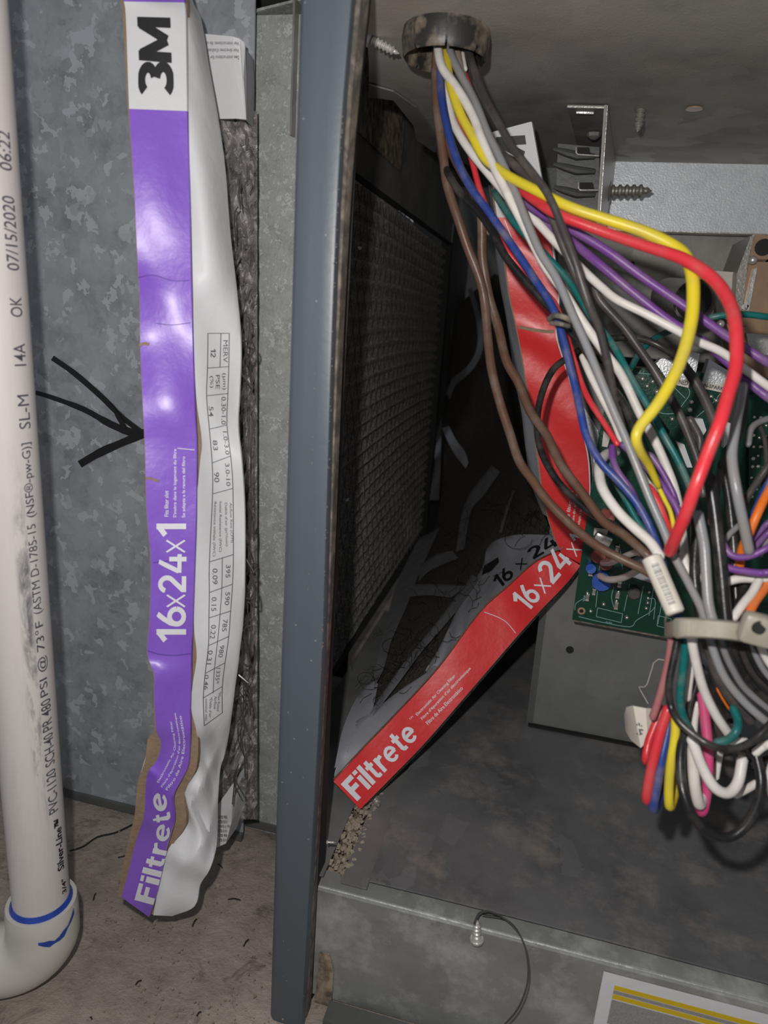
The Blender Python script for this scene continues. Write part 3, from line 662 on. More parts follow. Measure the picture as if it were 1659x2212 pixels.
FRs = [(x, y, yq(y)+.027+fo2.get(i, 0)) for i, (x, y) in enumerate(FR)]
def fold(s, t):
    a = max(0, 1-abs(s-.20)/.17); return a*(.0055*abs(math.sin(s*44+t*3.2))*math.sin(math.pi*min(1, t*1.1)) - .003*abs(math.sin(s*23-t*5)))
FS = Strip(FLs, FRs, 5, lambda s, t: fold(s, t)+.0016*math.sin(s*17+.6)*math.sin(math.pi*t)+.0010*math.sin(s*47+t*5)+(.003*math.sin(math.pi*t) if s > .75 else .003*math.sin(math.pi*t)*max(0, 1-abs(s-.16)*9)))
FS.mesh(MB(), 14).build('white_side_flap', M['white'], pur, True)
ff = lambda x, y: FS.px(x, y, .0005)
mb = MB()
TL = [(449, 720), (448, 795), (446, 855), (452, 927), (458, 1000), (459, 1067), (452, 1214), (452, 1280), (451, 1335), (450, 1395), (443, 1455), (439, 1508), (441, 1568)]
TR = [(495, 720), (494, 792), (492, 850), (490, 918), (498, 985), (503, 1055), (504, 1198), (502, 1262), (498, 1320), (494, 1375), (486, 1432), (480, 1483), (480, 1540)]
for a, b in zip(TL, TR): ribbon(mb, [a, b], 1.3, ff, 3)
ribbon(mb, TL, 1.4, ff, 3); ribbon(mb, TR, 1.4, ff, 3)
ribbon(mb, [(477, 720), (475, 793)], 1.3, ff, 3)
ribbon(mb, [(480, 1204), (479, 1270), (475, 1328), (470, 1384), (463, 1445), (460, 1498)], 1.2, ff, 3)
tagp(mb.build('table_lines', M['greyink'], pur), kind='stuff')
mb = MB()
def down(txt, xb, xt, y0, y1, dx=0, b=.004): lettering(mb, txt, ((xb, y0), (xb+dx, y1), (xt, y0), (xt+dx, y1)), ff, b, 0, 4)
for a in (('MERV', 482, 492, 735, 783), ('12', 455, 466, 753, 772), ('(\u00b5m)', 479, 489, 806, 842, 0), ('PSE', 466, 475, 810, 840), ('(%)', 452, 461, 812, 838),
          ('0.30-1.0', 478, 488, 857, 917, 0), ('54', 451, 461, 878, 900), ('1.0-3.0', 481, 490, 932, 982, 6), ('83', 459, 469, 951, 973, 2), ('3.0-10', 486, 495, 1001, 1050, 3), ('90', 462, 473, 1020, 1042, 1),
          ('Airflow Rate (CFM)', 494, 501, 1086, 1172, 3), ("D\u00e9bit d'air (pi\u00b3/min)", 484, 491, 1086, 1180, 2), ('Initial Resistance (IWC)', 472, 479, 1084, 1192, 0), ('R\u00e9sistance initiale (IWC)', 461, 468, 1084, 1202, -3),
          ('395', 488, 498, 1220, 1248, -1), ('0.09', 459, 470, 1228, 1262, 0), ('590', 487, 497, 1279, 1307, -2), ('0.15', 457, 468, 1290, 1320, -1), ('785', 482, 492, 1338, 1364, -3), ('0.22', 456, 467, 1350, 1380, -3),
          ('980', 475, 485, 1394, 1420, -4), ('0.31', 450, 460, 1405, 1435, -4), ('1335*', 468, 477, 1443, 1477, -4), ('0.46', 442, 451, 1458, 1490, -2),
          ('*Max Rated', 472, 478, 1494, 1536, -4), ('Airflow', 463, 469, 1504, 1532, -2), ("*D\u00e9bit d'air", 453, 459, 1506, 1550, -2), ('nominal max', 443, 449, 1510, 1558, 0)): down(*a)
tagp(mb.build('table_figures', M['greyink'], pur), kind='stuff')
# frame corners seen behind the flap
c1 = MB()
c1.grid([[PYp(432, 72, .338), PYp(504, 79, .338), PYp(518, 84, .339), PYp(528, 92, .341)], [PYp(440, 160, .338), PYp(508, 162, .338), PYp(524, 165, .340), PYp(531, 170, .345)], [PYp(452, 257, .338), PYp(510, 256, .338), PYp(530, 258, .341), PYp(533, 262, .347)]], (0, .001, 0))
c1.build('corner_card', M['white'], pur)
MB().grid([[PYp(523, 96, .345), PYp(545, 124, .36)], [PYp(527, 165, .345), PYp(547, 180, .36)], [PYp(531, 260, .346), PYp(545, 275, .36)]], (0, .001, 0)).build('corner_card_side', M['greycard'], pur)
mb = MB(); g = lambda x, y: PYp(x, y, .3372)
for k, s in enumerate(('See instructions for use', "Voir directives d'utilisation", 'Ver instrucciones de uso')):
    y = 128-k*15; lettering(mb, s, ((516, y-8), (441, y-8), (516, y), (441, y)), g, .0, 0, 2)
mb.build('corner_print', M['greyink'], pur)
MB().grid([[PYp(466, 1745, .318), PYp(505, 1690, .33), PYp(529, 1655, .345)], [PYp(466, 1790, .318), PYp(500, 1775, .325), PYp(528, 1735, .345)], [PYp(466, 1832, .318), PYp(488, 1822, .32), PYp(510, 1790, .335)]], (0, .001, 0)).build('corner_card', M['white'], pur)
mb = MB(); g = lambda x, y: PYp(x, y, .316)
for k, s in enumerate(('GTD 900', 'STD 5111', 'FRAME UL 900', 'STD S111', 'GTD 900', 'STD 5111')):
    y = 1768+k*10; lettering(mb, s, ((472, y), (472+18+6*(k == 2), y-1), (472, y-6), (490+6*(k == 2), y-7)), g, .01, 0, 1)
mb.build('corner_print', M['blackink'], pur)
# crumpled film in the slot
rows = []
for i in range(86):
    y = 240+i*18
    xl = np.interp(y, [240, 400, 700, 1000, 1400, 1640, 1770], [440, 465, 490, 500, 490, 460, 455]); rows.append([])
    for j in range(13):
        x = xl+(556-xl)*j/12; rows[-1].append(PYp(x, y, np.interp(y, [240, 1770], [.345, .33])+.028*(j/12)**1.5-.012*rng.rand()*(.35+.65*abs(math.sin(i*.9+j*.5)))))
MB().grid(rows).build('crumpled_film', M['film'], pur)
mb = MB()
for i in range(34):
    y = random.uniform(380, 1700); x = np.interp(y, [380, 700, 1000, 1400, 1640, 1770], [500, 522, 532, 524, 500, 480])+random.uniform(0, 20)
    p = [(x, y), (x+random.uniform(-14, 16), y+random.uniform(15, 45)), (x+random.uniform(-12, 18), y+random.uniform(50, 90))]
    mb.tube([PYp(min(a, 542), b, .332-.00001*b) for a, b in cr(p, 4)], .00035, 5)
for p in ([(530, 1205), (549, 1237), (540, 1243), (550, 1275), (551, 1296), (530, 1292)], [(524, 1365), (534, 1400), (541, 1436), (534, 1440), (525, 1432)], [(518, 735), (546, 740), (550, 752), (528, 800)], [(520, 805), (545, 838), (542, 850)], [(512, 1455), (536, 1475), (530, 1500), (510, 1510)]):
    mb.tube([PYp(a, b, .322-.00001*b) for a, b in seg(p, 2)], .00055, 6)
tagp(mb.build('loose_mesh_wires', M['meshwire'], pur, True), 'sprung black mesh wires', kind='stuff')
# pleated body seen through the side opening
XB = -.1545
z_top, z_bot = .446, .078
NP = 31; rows = []
def xb(Y): return XB
for i in range(NP*4+1):
    z = z_bot+(z_top-z_bot)*i/(NP*4); ph = (i % 4)/4; off = [0, .0040, .0066, .0030][i % 4]
    rows.append([])
    for j in range(41):
        Y = .392+j*.01245
        zz = z+.004*math.sin(Y*7+z*9)
        rows[-1].append((XB+off+.0012*rng.rand()+.003*math.sin(Y*6), Y, zz-(.012*(max(0, .02-(zz-z_bot))/.02) if 0 else 0)))
MB().grid(rows).build('pleated_media', M['media'], pur)
def zt(Y): return .4455+.0*Y
mb = MB(); hW = z_top-z_bot
for sgn in (1, -1):
    for k in range(-6, 44):
        Y0 = .20+k*.0185
        if sgn < 0: Y0 += .0
        a = Vector((XB+.0068, Y0, z_bot)); run = .175*sgn
        b = Vector((XB+.0068, Y0+run, z_top)); pts = []
        for q in range(19):
            p = a.lerp(b, q/18)
            if .395 < p.y < .886: pts.append(p+Vector((.0006*math.sin(q*2.0)+.003*math.sin(p.y*6), .0015*math.sin(q*1.9+k), 0)))
        if len(pts) > 2: mb.tube(pts, .00028, 4)
tagp(mb.build('wire_mesh', M['meshwire'], pur), 'diamond wire mesh over the pleats', kind='stuff')
MB().box((XB+.004, .8905, (z_top+z_bot)/2), (.012, .007, z_top-z_bot+.004)).build('end_frame', M['hair'], pur)
mb = MB(); mb.tube([(XB+.008, .392, z_top), (XB+.008, .89, z_top)], .0022, 6); mb.build('frame_top_edge', M['hair'], pur, True)
for x, y in ((777, 536), (750, 1080)):
    c = PXp(x, y, XB+.012); mb = MB(); mb.tube([c+Vector((0, -.003, 0)), c, c+Vector((0, .004, .0005))], [.0005, .0013, .0005], 6)
    tagp(mb.build('white_crumb', M['whiteprint'], None, True), 'white crumb caught on the dark pleated filter, '+('upper one' if y < 600 else 'lower one'), 'crumb')

# ================================================================== RED FILTER
red = empty('air_filter', PYp(760, 1730, .345), 'buckled old air filter with a red printed edge lying in the cabinet', 'air filter')
UL = [(720, 1688, .337), (785, 1618, .352), (855, 1545, .368), (950, 1441, .388), (1036, 1325, .408), (1098, 1268, .422), (1155, 1217, .434), (1206, 1191, .441)]
UR = [(778, 1748, .337), (845, 1680, .352), (920, 1602, .368), (1020, 1487, .388), (1112, 1380, .408), (1168, 1318, .422), (1222, 1262, .434), (1254, 1222, .441)]
RS = Strip(UL, UR, 4, lambda s, t: .0006*math.sin(s*30+t*3))
RS.mesh(MB(), 6).build('red_edge', M['red'], red, True)
VL = [(1214, 1196, .441), (1194, 1150, .440), (1176, 1080, .438), (1163, 990, .436), (1152, 899, .434), (1138, 827, .433), (1127, 762, .431), (1116, 706, .428), (1101, 635, .430), (1091, 563, .430), (1082, 519, .429), (1074, 469, .428), (1062, 380, .427), (1060, 286, .426)]
VR = [(1258, 1220, .441), (1262, 1165, .440), (1272, 1100, .438), (1271, 1003, .436), (1256, 926, .434), (1236, 845, .433), (1217, 782, .431), (1200, 718, .428), (1206, 635, .430), (1197, 563, .430), (1190, 519, .429), (1184, 474, .428), (1167, 381, .427), (1146, 263, .426)]
VS = Strip(VL, VR, 4, lambda s, t: .0008*math.sin(s*36+t*3))
kr = k_at(VS, 470)
VS.mesh(MB(), 6, k1=kr).build('red_edge', M['red'], red, True)
VS.mesh(MB(), 6, k0=kr).build('white_band', M['white'], red, True)
# card thickness along the rims
mb = MB(); n = RS.n
mb.grid([[RS.at(k, 1.0), RS.at(k, 1.0)+Vector((.0008, .004, -.0010))] for k in range(n)], (0, .001, 0)); mb.build('white_rim', M['white'], red)
mb = MB(); mb.grid([[RS.at(k, 1.02)+Vector((.001, .004, -.001)), RS.at(k, 1.02)+Vector((-.003, .015, -.004))] for k in range(n)], (0, 0, -.001)); mb.build('underside', M['fur'], red)
mb = MB(); mb.grid([[VS.at(k, 1.0), VS.at(k, 1.0)+Vector((.0006, .003, 0))] for k in range(VS.n)], (.0006, 0, 0)); mb.build('white_rim', M['white'], red)
mb = MB(); mb.grid([[RS.at(k, -.03)+Vector((0, .0008, .0003)), RS.at(k, 0)+Vector((0, .002, 0))] for k in range(n)], (0, .001, 0))
mb.grid([[VS.at(k, -.035)+Vector((0, .0008, 0)), VS.at(k, 0)+Vector((0, .001, 0))] for k in range(VS.n)], (0, .001, 0)); mb.build('cardboard_rim', M['brown'], red)
rf = lambda x, y: RS.px(x, y, .0005); vf = lambda x, y: VS.px(x, y, .0005)
mb = MB()
def dq(p, q, hx, hy): return (p, q, (p[0]+hx, p[1]+hy), (q[0]+hx, q[1]+hy))
lettering(mb, '16', dq((1140, 1324), (1172, 1288), -40, -33), rf, .04, 0, 4)
lettering(mb, 'x', dq((1178, 1284), (1192, 1266), -26, -20), rf, .0, 0, 2)
lettering(mb, '24', dq((1194, 1264), (1238, 1212), -38, -36), rf, .04, 0, 4)
lettering(mb, 'x', dq((1246, 1204), (1258, 1188), -24, -18), vf, .0, 0, 2)
lettering(mb, '1', ((1268, 1174), (1262, 1158), (1232, 1168), (1230, 1152)), vf, .045, 0, 2)
mb.build('size_print', inkw, red)
mb = MB()
lettering(mb, 'Filtrete', ((772, 1731), (906, 1590), (736, 1694), (872, 1552)), rf, .05, 0, 12); mb.build('name_print', inkw, red)
mb = MB()
for k, (s, e) in enumerate((('Electrostatic Air Cleaning Filter', (986, 1462)), ("Filtre d'\u00e9puration d'air \u00e9lectrostatique", (1019, 1446)), ('Filtro de Aire Electrost\u00e1tico', (1001, 1488)))):
    o = (903+11*k, 1548+9*k); lettering(mb, s, dq(o, e, -6, -6), rf, .01, 0, 8)
lettering(mb, 'TM', dq((886, 1556), (893, 1549), -3, -3), rf, .0, 0, 1)
for k, (s, y1) in enumerate((('Fits filter slot', 1060), ("S'ins\u00e8re dans le logement", 1048), ('Se adapta a la ranura', 1050))):
    lettering(mb, s, ((1229+12*k, 1128+8*k), (1238+12*k, y1+14*k), (1221+12*k, 1126+8*k), (1231+12*k, y1+14*k)), vf, .01, 0, 6)
tagp(mb.build('small_print', inkw, red), kind='stuff')
mb = MB(); lettering(mb, '3M', ((1154, 440), (1134, 292), (1078, 440), (1072, 296)), vf, .06, 0, 5); mb.build('logo_print', inkb, red)
mb = MB(); ribbon(mb, [(1120, 706), (1150, 712), (1180, 716), (1197, 716)], 7, vf, 3); mb.build('torn_nick', M['brown'], red)
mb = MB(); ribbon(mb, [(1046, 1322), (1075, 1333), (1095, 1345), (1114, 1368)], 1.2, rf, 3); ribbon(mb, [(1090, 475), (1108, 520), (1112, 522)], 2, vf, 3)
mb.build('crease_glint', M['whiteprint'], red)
# side card beside the upright red edge
SL = [(1172, 1110, .458), (1146, 1040, .457), (1134, 960, .456), (1126, 890, .455), (1112, 820, .454), (1101, 740, .453), (1092, 680, .452), (1080, 617, .451), (1069, 540, .450), (1060, 470, .448), (1054, 400, .446)]
SR = [(1188, 1120, .440), (1170, 1040, .438), (1160, 960, .437), (1153, 890, .436), (1139, 820, .434), (1123, 740, .431), (1111, 680, .43), (1099, 617, .431), (1087, 540, .431), (1074, 470, .43), (1062, 400, .428)]
SS = Strip(SL, SR, 3); SS.mesh(MB(), 4).build('side_card', M['greycard'], red, True)
# depth of the buckled face behind the red edge (smooth surface through measured points)
CP = np.array([(735, 1655, .385), (800, 1560, .405), (880, 1480, .425), (960, 1400, .44), (1040, 1305, .455), (1110, 1245, .468), (1080, 1160, .55), (780, 1480, .50), (830, 1380, .57), (870, 1290, .66),
               (915, 1170, .80), (950, 1300, .56), (1000, 1240, .60), (1000, 1120, .75), (1100, 1080, .66), (1165, 1090, .50), (960, 1000, .90), (985, 700, .97), (1080, 900, .85), (1090, 650, .9)], float)
_e = [RS.at(k, 0) for k in range(0, RS.n, 3)]
CP = np.array([tuple(c) for c in CP if c[2] > .47 or False]+[(*proj(p)[:2], proj(p)[2]+.004) for p in _e]+[(740, 1625, .42), (790, 1545, .45), (1110, 1205, .50)], float)
_d = lambda a, b: np.sqrt(((a[:, None, :]-b[None, :, :])**2).sum(-1)+1e-9)
_A = CP[:, :2]/400; _K = _d(_A, _A); _n = len(CP)
_S = np.block([[_K, np.ones((_n, 1)), _A], [np.ones((1, _n)), np.zeros((1, 3))], [_A.T, np.zeros((2, 3))]])
_w = np.linalg.solve(_S, np.concatenate([1/CP[:, 2], np.zeros(3)]))
def DM(x, y):
    a = np.array([[x/400, y/400]]); k = _d(a, _A)[0]; return 1/float(k @ _w[:_n]+_w[_n]+a[0] @ _w[_n+1:])
def FP(x, y, back=0.0): return P(x, y, DM(x, y)+back)
# dusty mat
EL = [(722, 1684), (745, 1600), (775, 1530), (815, 1440), (850, 1360), (890, 1270), (925, 1180), (950, 1090), (960, 960), (968, 820), (978, 660), (990, 560)]
ER = [(724, 1686), (800, 1604), (870, 1528), (950, 1440), (1036, 1324), (1098, 1266), (1200, 1190), (1180, 1125), (1180, 1060), (1150, 950), (1110, 760), (1090, 600)]
el, er = cr(EL, 5), cr(ER, 5); rows = []
for a, b in zip(el, er):
    rows.append([FP(a[0]+(b[0]-a[0])*j/22, a[1]+(b[1]-a[1])*j/22, .008+.006*rng.rand()) for j in range(23)])
MB().grid(rows, (0, .004, 0)).build('clogged_mat', M['fur'], red, True)
def webs(name, L, Rr, mat, nc=4, wav=.0015, back=0, par=red):
    a, b = cr(L, 5), cr(Rr, 5)
    rows = [[FP(p[0]+(q[0]-p[0])*j/nc, p[1]+(q[1]-p[1])*j/nc, back+wav*math.sin(i*.8+j*.9)) for j in range(nc+1)] for i, (p, q) in enumerate(zip(a, b))]
    return MB().grid(rows, (0, .0012, -.0004)).build(name, mat, par, True)
webs('card_web', [(722, 1672), (740, 1612), (768, 1560), (800, 1541), (860, 1494), (917, 1456), (938, 1438)], [(722, 1686), (770, 1635), (810, 1593), (850, 1550), (890, 1506), (930, 1462), (946, 1443)], M['greycard'], 4, .0004)
webs('card_web', [(722, 1660), (742, 1570), (775, 1500), (806, 1468)], [(745, 1640), (772, 1565), (802, 1538), (816, 1478)], M['greycard'], 4, .0006)
webs('card_web', [(796, 1500), (812, 1440), (826, 1380), (845, 1300), (866, 1240), (905, 1162)], [(812, 1478), (830, 1440), (845, 1385), (878, 1310), (905, 1240), (950, 1140)], M['darkcard'])
webs('card_web', [(798, 1541), (850, 1462), (904, 1392), (960, 1322), (1020, 1240)], [(806, 1546), (862, 1474), (914, 1404), (978, 1330), (1034, 1252)], M['darkcard'])
webs('card_web', [(868, 1292), (920, 1286), (975, 1291)], [(885, 1262), (940, 1262), (1008, 1266)], M['darkcard'])
webs('card_web', [(905, 1222), (940, 1198), (978, 1190)], [(905, 1256), (930, 1232), (990, 1206)], M['darkcard'])
webs('card_web', [(985, 1192), (992, 1140), (1003, 1090), (1020, 1058), (1062, 1005)], [(1003, 1186), (1010, 1140), (1020, 1098), (1045, 1070), (1080, 1020)], M['darkcard'])
webs('card_web', [(1078, 1150), (1092, 1100), (1106, 1060)], [(1084, 1152), (1098, 1102), (1112, 1060)], M['darkcard'], 2)
webs('torn_ribbon', [(985, 560), (1008, 620), (1028, 690), (1030, 750), (1010, 790), (975, 820), (963, 850)], [(993, 560), (1020, 625), (1040, 690), (1043, 755), (1020, 800), (985, 832), (972, 862)], M['darkcard'], 3, .004, -.02)
webs('torn_ribbon', [(955, 925), (968, 955), (985, 985), (1006, 1012)], [(970, 920), (985, 950), (1004, 975), (1012, 1000)], M['greycard'], 3, .003, -.02)
webs('torn_ribbon', [(968, 640), (962, 720), (952, 800), (946, 900), (938, 1000), (928, 1080)], [(982, 668), (975, 730), (968, 800), (955, 900), (952, 1000), (948, 1080)], M['darkcard'], 3, .004, -.03)
fw = webs('wrinkled_card', [(919, 1448), (953, 1391), (975, 1344), (1000, 1290), (1042, 1225), (1056, 1178), (1110, 1156), (1200, 1156)],
     [(926, 1456), (972, 1424), (1002, 1386), (1022, 1354), (1062, 1304), (1112, 1254), (1167, 1208), (1217, 1184)], M['greycard'], 8, .0018, .003)
MB().prism([FP(x, y, .0006) for x, y in ((1040, 1243), (1046, 1222), (1076, 1204), (1078, 1214), (1062, 1232))], (0, .0006, 0)).build('torn_hole', M['black'], red)
mb = MB(); g = lambda x, y: FP(x, y, .0004)
lettering(mb, '16', dq((1078, 1273), (1112, 1243), -17, -23), g, .04, 0, 4); lettering(mb, 'x', dq((1124, 1232), (1140, 1218), -12, -14), g, 0, 0, 2); lettering(mb, '24', dq((1152, 1209), (1208, 1175), -17, -20), g, .04, 0, 4)
mb.build('size_print', inkb, red)
mb = MB()
for i in range(150):
    x, y = random.choice([(880, 1380), (940, 1400), (960, 1290), (1000, 1150), (1020, 1270), (830, 1460), (1100, 1100), (1150, 1130)]); x += random.gauss(0, 28); y += random.gauss(0, 28)
    a = random.random()*6.28; p = [(x, y)]
    for k in range(3): a += random.gauss(0, .6); p.append((p[-1][0]+math.cos(a)*11, p[-1][1]+math.sin(a)*11))
    if any(q[0] < 740 or q[1] > 1690-(q[0]-720)*1.09-14 for q in p): continue
    mb.tube([FP(q[0], q[1], -.004-.003*math.sin(k)) for k, q in enumerate(cr(p, 2))], .00018, 3, False)
for cx, cy, r in ((790, 1465, 18), (850, 1395, 25), (1120, 1165, 30)):
    mb.tube([FP(cx+r*math.cos(t*.5), cy+.7*r*math.sin(t*.5), -.012) for t in range(11)], .0002, 3, False)
tagp(mb.build('lint_fibres', M['hair'], red), 'black lint fibres clinging to the card webs', kind='stuff')

# ================================================================== CONTROL BOX, BOARD
YB = .462
box = empty('control_box', (.05, YB, ZP), 'grey sheet metal control box standing behind the wiring', 'box')
a = PYp(1146, 1528, YB); bx0 = a.x
pts = [PYp(1146, 1528, YB), PYp(1162, 1330, YB)]
MB().prism([(bx0, YB, ZP), (bx0-.004, YB, .335), (.25, YB, .335), (.25, YB, ZP)], (0, .10, 0)).build('box_shell', M['box'], box)
MB().prism([(bx0-.0015, YB-.001, ZP), (bx0-.0055, YB-.001, .335), (bx0-.001, YB-.001, .335), (bx0+.003, YB-.001, ZP)], (0, .004, 0)).build('box_seam', M['dimsteel'], box)
c = PYp(1231, 1404, YB-.0004); MB().tube([c, c+Vector((0, .0015, 0))], .0027, 16).build('screw_hole', M['black'], box)
mb = MB(); ribbon(mb, [(1447, 1428), (1422, 1424), (1412, 1432), (1398, 1478), (1392, 1484), (1380, 1484), (1384, 1492), (1400, 1520)], 3, lambda x, y: PYp(x, y, YB-.0005), 1); mb.build('scratched_outline', M['label'], box)
mb = MB(); mb.box((bx0+.10, YB-.0025, ZP+.0009), (.20, .004, .0012)); mb.build('bottom_hem', M['black'], box)
# pale strip: strong light on the box face put into the colour
MB().prism([PYp(x, y, .450) for x, y in ((1262, 880), (1292, 930), (1322, 1100), (1290, 1110), (1283, 1000))], (0, .001, 0)).build('lit_face_strip', M['bright'], box)
YR = .430
pcb = empty('circuit_board', PYp(1240, 1335, YR), 'green circuit board behind the tangled wires on the control box', 'circuit board')
bl = PYp(1236, 1338, YR); br_ = PYp(1450, 1392, YR)
Xl, Zb = bl.x, bl.z; Zt = .340
tl = PYp(1292, 950, YR)
MB().prism([(Xl, YR, Zb), (tl.x, YR, tl.z), (tl.x+.002, YR, Zt), (.20, YR, Zt), (.20, YR, Zb-.004)], (0, .0016, 0)).build('board', M['pcb'], pcb)
mb = MB(); mb.prism([(Xl+.0008, YR+.002, Zb-.002), (.20, YR+.002, Zb-.0065), (.20, YR+.008, Zb-.0065), (Xl+.0008, YR+.008, Zb-.002)], (0, 0, .0035)); mb.build('board_underside', M['postdust'], pcb)
mb = MB(); onb = lambda x, y: PYp(x, y, YR-.0003)
def rect(x0, y0, x1, y1, sl=.24):
    p = [(x0, y0), (x1, y0+(x1-x0)*sl), (x1-3, y1+(x1-x0)*sl), (x0-3, y1), (x0, y0)]
    for a, b in zip(p[:-1], p[1:]): ribbon(mb, [a, b], 1.3, onb, 1)
rect(1291, 1313, 1345, 1332); rect(1422, 1330, 1450, 1352)
for p in ([(1242, 1318), (1244, 1304), (1262, 1292)], [(1250, 1332), (1300, 1344), (1360, 1354), (1375, 1340), (1405, 1322), (1415, 1310)], [(1291, 1272), (1287, 1312)], [(1360, 1262), (1348, 1320)], [(1390, 1265), (1378, 1326)], [(1412, 1268), (1402, 1330)],
          [(1430, 1300), (1421, 1348)], [(1326, 1268), (1321, 1290), (1326, 1312)], [(1300, 1180), (1292, 1250)], [(1338, 1175), (1345, 1230)], [(1400, 1294), (1415, 1296), (1412, 1338)], [(1375, 805), (1430, 815), (1480, 860)], [(1470, 880), (1490, 850), (1480, 830)],
          [(1378, 850), (1420, 890), (1470, 893)], [(1500, 905), (1540, 870), (1556, 850)]): ribbon(mb, p, 1.4, onb, 4)
lettering(mb, 'AUX4', ((1308, 1345), (1322, 1348), (1308, 1341), (1322, 1344)), onb, .02, 0, 1)
lettering(mb, 'J8', ((1259, 1300), (1260, 1286), (1264, 1300), (1265, 1286)), onb, .02, 0, 1)
tagp(mb.build('legend_print', M['trace'], pcb), kind='stuff')
def ball(mb, p, r):
    bm = bmesh.new(); bmesh.ops.create_icosphere(bm, subdivisions=2, radius=r); bm.verts.index_update()
    mb.add([p+v.co for v in bm.verts], [[v.index for v in f.verts] for f in bm.faces]); bm.free()
for x, y, r in ((1304, 1305, 5), (1276, 1320, 5), (1354, 1334, 5), (1402, 1279, 4), (1400, 1292, 4), (1399, 1302, 4), (1396, 1314, 4), (1336, 1278, 4.5), (1332, 1298, 4), (1269, 1281, 4), (1388, 818, 6), (1410, 824, 5), (1398, 834, 5), (1419, 846, 7), (1414, 867, 6), (1494, 868, 5), (1490, 885, 6), (1536, 856, 5), (1547, 865, 5),
                (1288, 1154, 4), (1310, 1157, 4), (1452, 905, 5), (1513, 912, 4)):
    mb = MB(); c = onb(x, y); ball(mb, c, r*.43/1500); mb.build('solder_joint', M['solder'], pcb, True)
for x, y, w, h in ((1269, 1290, 7, 16), (1283, 1278, 7, 14), (1331, 1308, 8, 16), (1334, 1286, 8, 12), (1276, 1238, 9, 12), (1333, 1186, 8, 16), (1338, 1262, 8, 12)):
    c = PYp(x, y, YR-.0012); k = .43/1500
    q = MB().bev(c, (w*k, .0018, h*k), .0003).build('chip_resistor', M['darkscrew'], pcb)
    mb = MB(); mb.bev(c+Vector((0, -.0002, h*k*.42)), (w*k*1.05, .0019, h*k*.2), .0001); mb.bev(c+Vector((0, -.0002, -h*k*.42)), (w*k*1.05, .0019, h*k*.2), .0001); mb.build('chip_terminal', M['solder'], q)
mb = MB(); c = onb(1256, 1320); mb.tube([c, c+Vector((0, -.0004, 0))], [.0026, .0022], 14); o = mb.build('mount_hole', M['copper'], pcb)
mb = MB(); c = PYp(1256, 1320, YR-.0008); mb.tube([c, c+Vector((0, .0003, 0))], .0013, 10); mb.build('hole_bore', M['black'], o)
c = PYp(1370, 1283, YR-.003); mb = MB(); mb.tube([c+Vector((0, .003, 0)), c, c+Vector((0, -.001, 0))], [.0042, .004, .003], 16); mb.build('nylon_standoff', M['clearnylon'], pcb, True)
# spade terminals with insulated boots
def spade(x, y, r, mat, nm):
    c = PYp(x, y, YR-.006); k = .42/1500*r
    ring = []
    mb = MB(); mb.tube([c+Vector((0, .006, 0)), c+Vector((0, .001, 0)), c+Vector((0, -.0035, .0003)), c+Vector((0, -.003, .0003)), c+Vector((0, -.001, 0))], [k*.8, k, k*1.0, k*.72, k*.55], 16); mb.build(nm, M[mat], pcb, True)
spade(1309, 1116, 18, 'redvinyl', 'red_terminal_boot'); spade(1292, 1200, 15, 'redvinyl', 'red_terminal_boot'); spade(1308, 1216, 14, 'redvinyl', 'red_terminal_boot')
spade(1276, 1226, 11, 'spade', 'blue_terminal_boot'); spade(1299, 1254, 21, 'spade', 'blue_terminal_boot')
c = PYp(1302, 1165, YR-.003); mb = MB(); mb.bev(c, (.011, .005, .007), .0015, Matrix.Rotation(.3, 3, 'Y')); mb.build('metal_clip', M['solder'], pcb, True)
for q in (((1365, 1216), (1386, 1206), (1400, 1222), (1370, 1236)), ((1364, 1246), (1370, 1234), (1410, 1244), (1408, 1260))):
    MB().prism([PYp(x, y, YR-.008) for x, y in q], (0, .007, 0)).build('grey_connector', M['greycard'], pcb)
MB().prism([PYp(x, y, YR-.0006) for x, y in ((1284, 1140), (1314, 1144), (1310, 1160), (1282, 1156))], (0, .0004, 0)).build('paper_tag', M['label'], pcb)
MB().prism([PYp(x, y, YR-.0006) for x, y in ((1304, 930), (1318, 945), (1312, 966), (1300, 964))], (0, .0004, 0)).build('paper_tag', M['label'], pcb)
MB().prism([PYp(x, y, YR-.006) for x, y in ((1486, 902), (1518, 905), (1526, 930), (1502, 968))], (0, .006, 0)).build('white_connector', M['white'], pcb)
MB().prism([PYp(x, y, YR-.006) for x, y in ((1462, 955), (1478, 960), (1496, 1010), (1484, 1010))], (0, .006, 0)).build('white_connector', M['white'], pcb)
MB().prism([PYp(x, y, YR-.012) for x, y in ((1566, 910), (1580, 915), (1574, 955), (1563, 968))], (0, .006, 0)).build('white_connector', M['white'], pcb)
for q in (((1417, 785), (1428, 774), (1452, 778), (1488, 815), (1486, 824), (1440, 818)), ((1482, 758), (1512, 764), (1502, 812), (1476, 796)), ((1532, 776), (1582, 806), (1570, 834), (1518, 824))):
    MB().prism([PYp(x, y, YR-.004) for x, y in q], (0, .010, 0)).build('relay_can', M['silvertab'], pcb)
for q, s, tq in ((((1458, 816), (1491, 822), (1487, 838), (1454, 830)), 'NED', ((1466, 829), (1485, 833), (1468, 820), (1487, 824))),
                 (((1516, 824), (1572, 834), (1568, 850), (1514, 838)), 'N-SPARK', ((1520, 836), (1562, 844), (1522, 828), (1564, 836)))):
    o = MB().prism([PYp(x, y, YR-.005) for x, y in q], (0, .0008, 0)).build('terminal_label', M['label'], pcb)
    mb = MB(); lettering(mb, s, tq, lambda x, y: PYp(x, y, YR-.0054), .01, 0, 2); mb.build('label_print', M['blackink'], o)
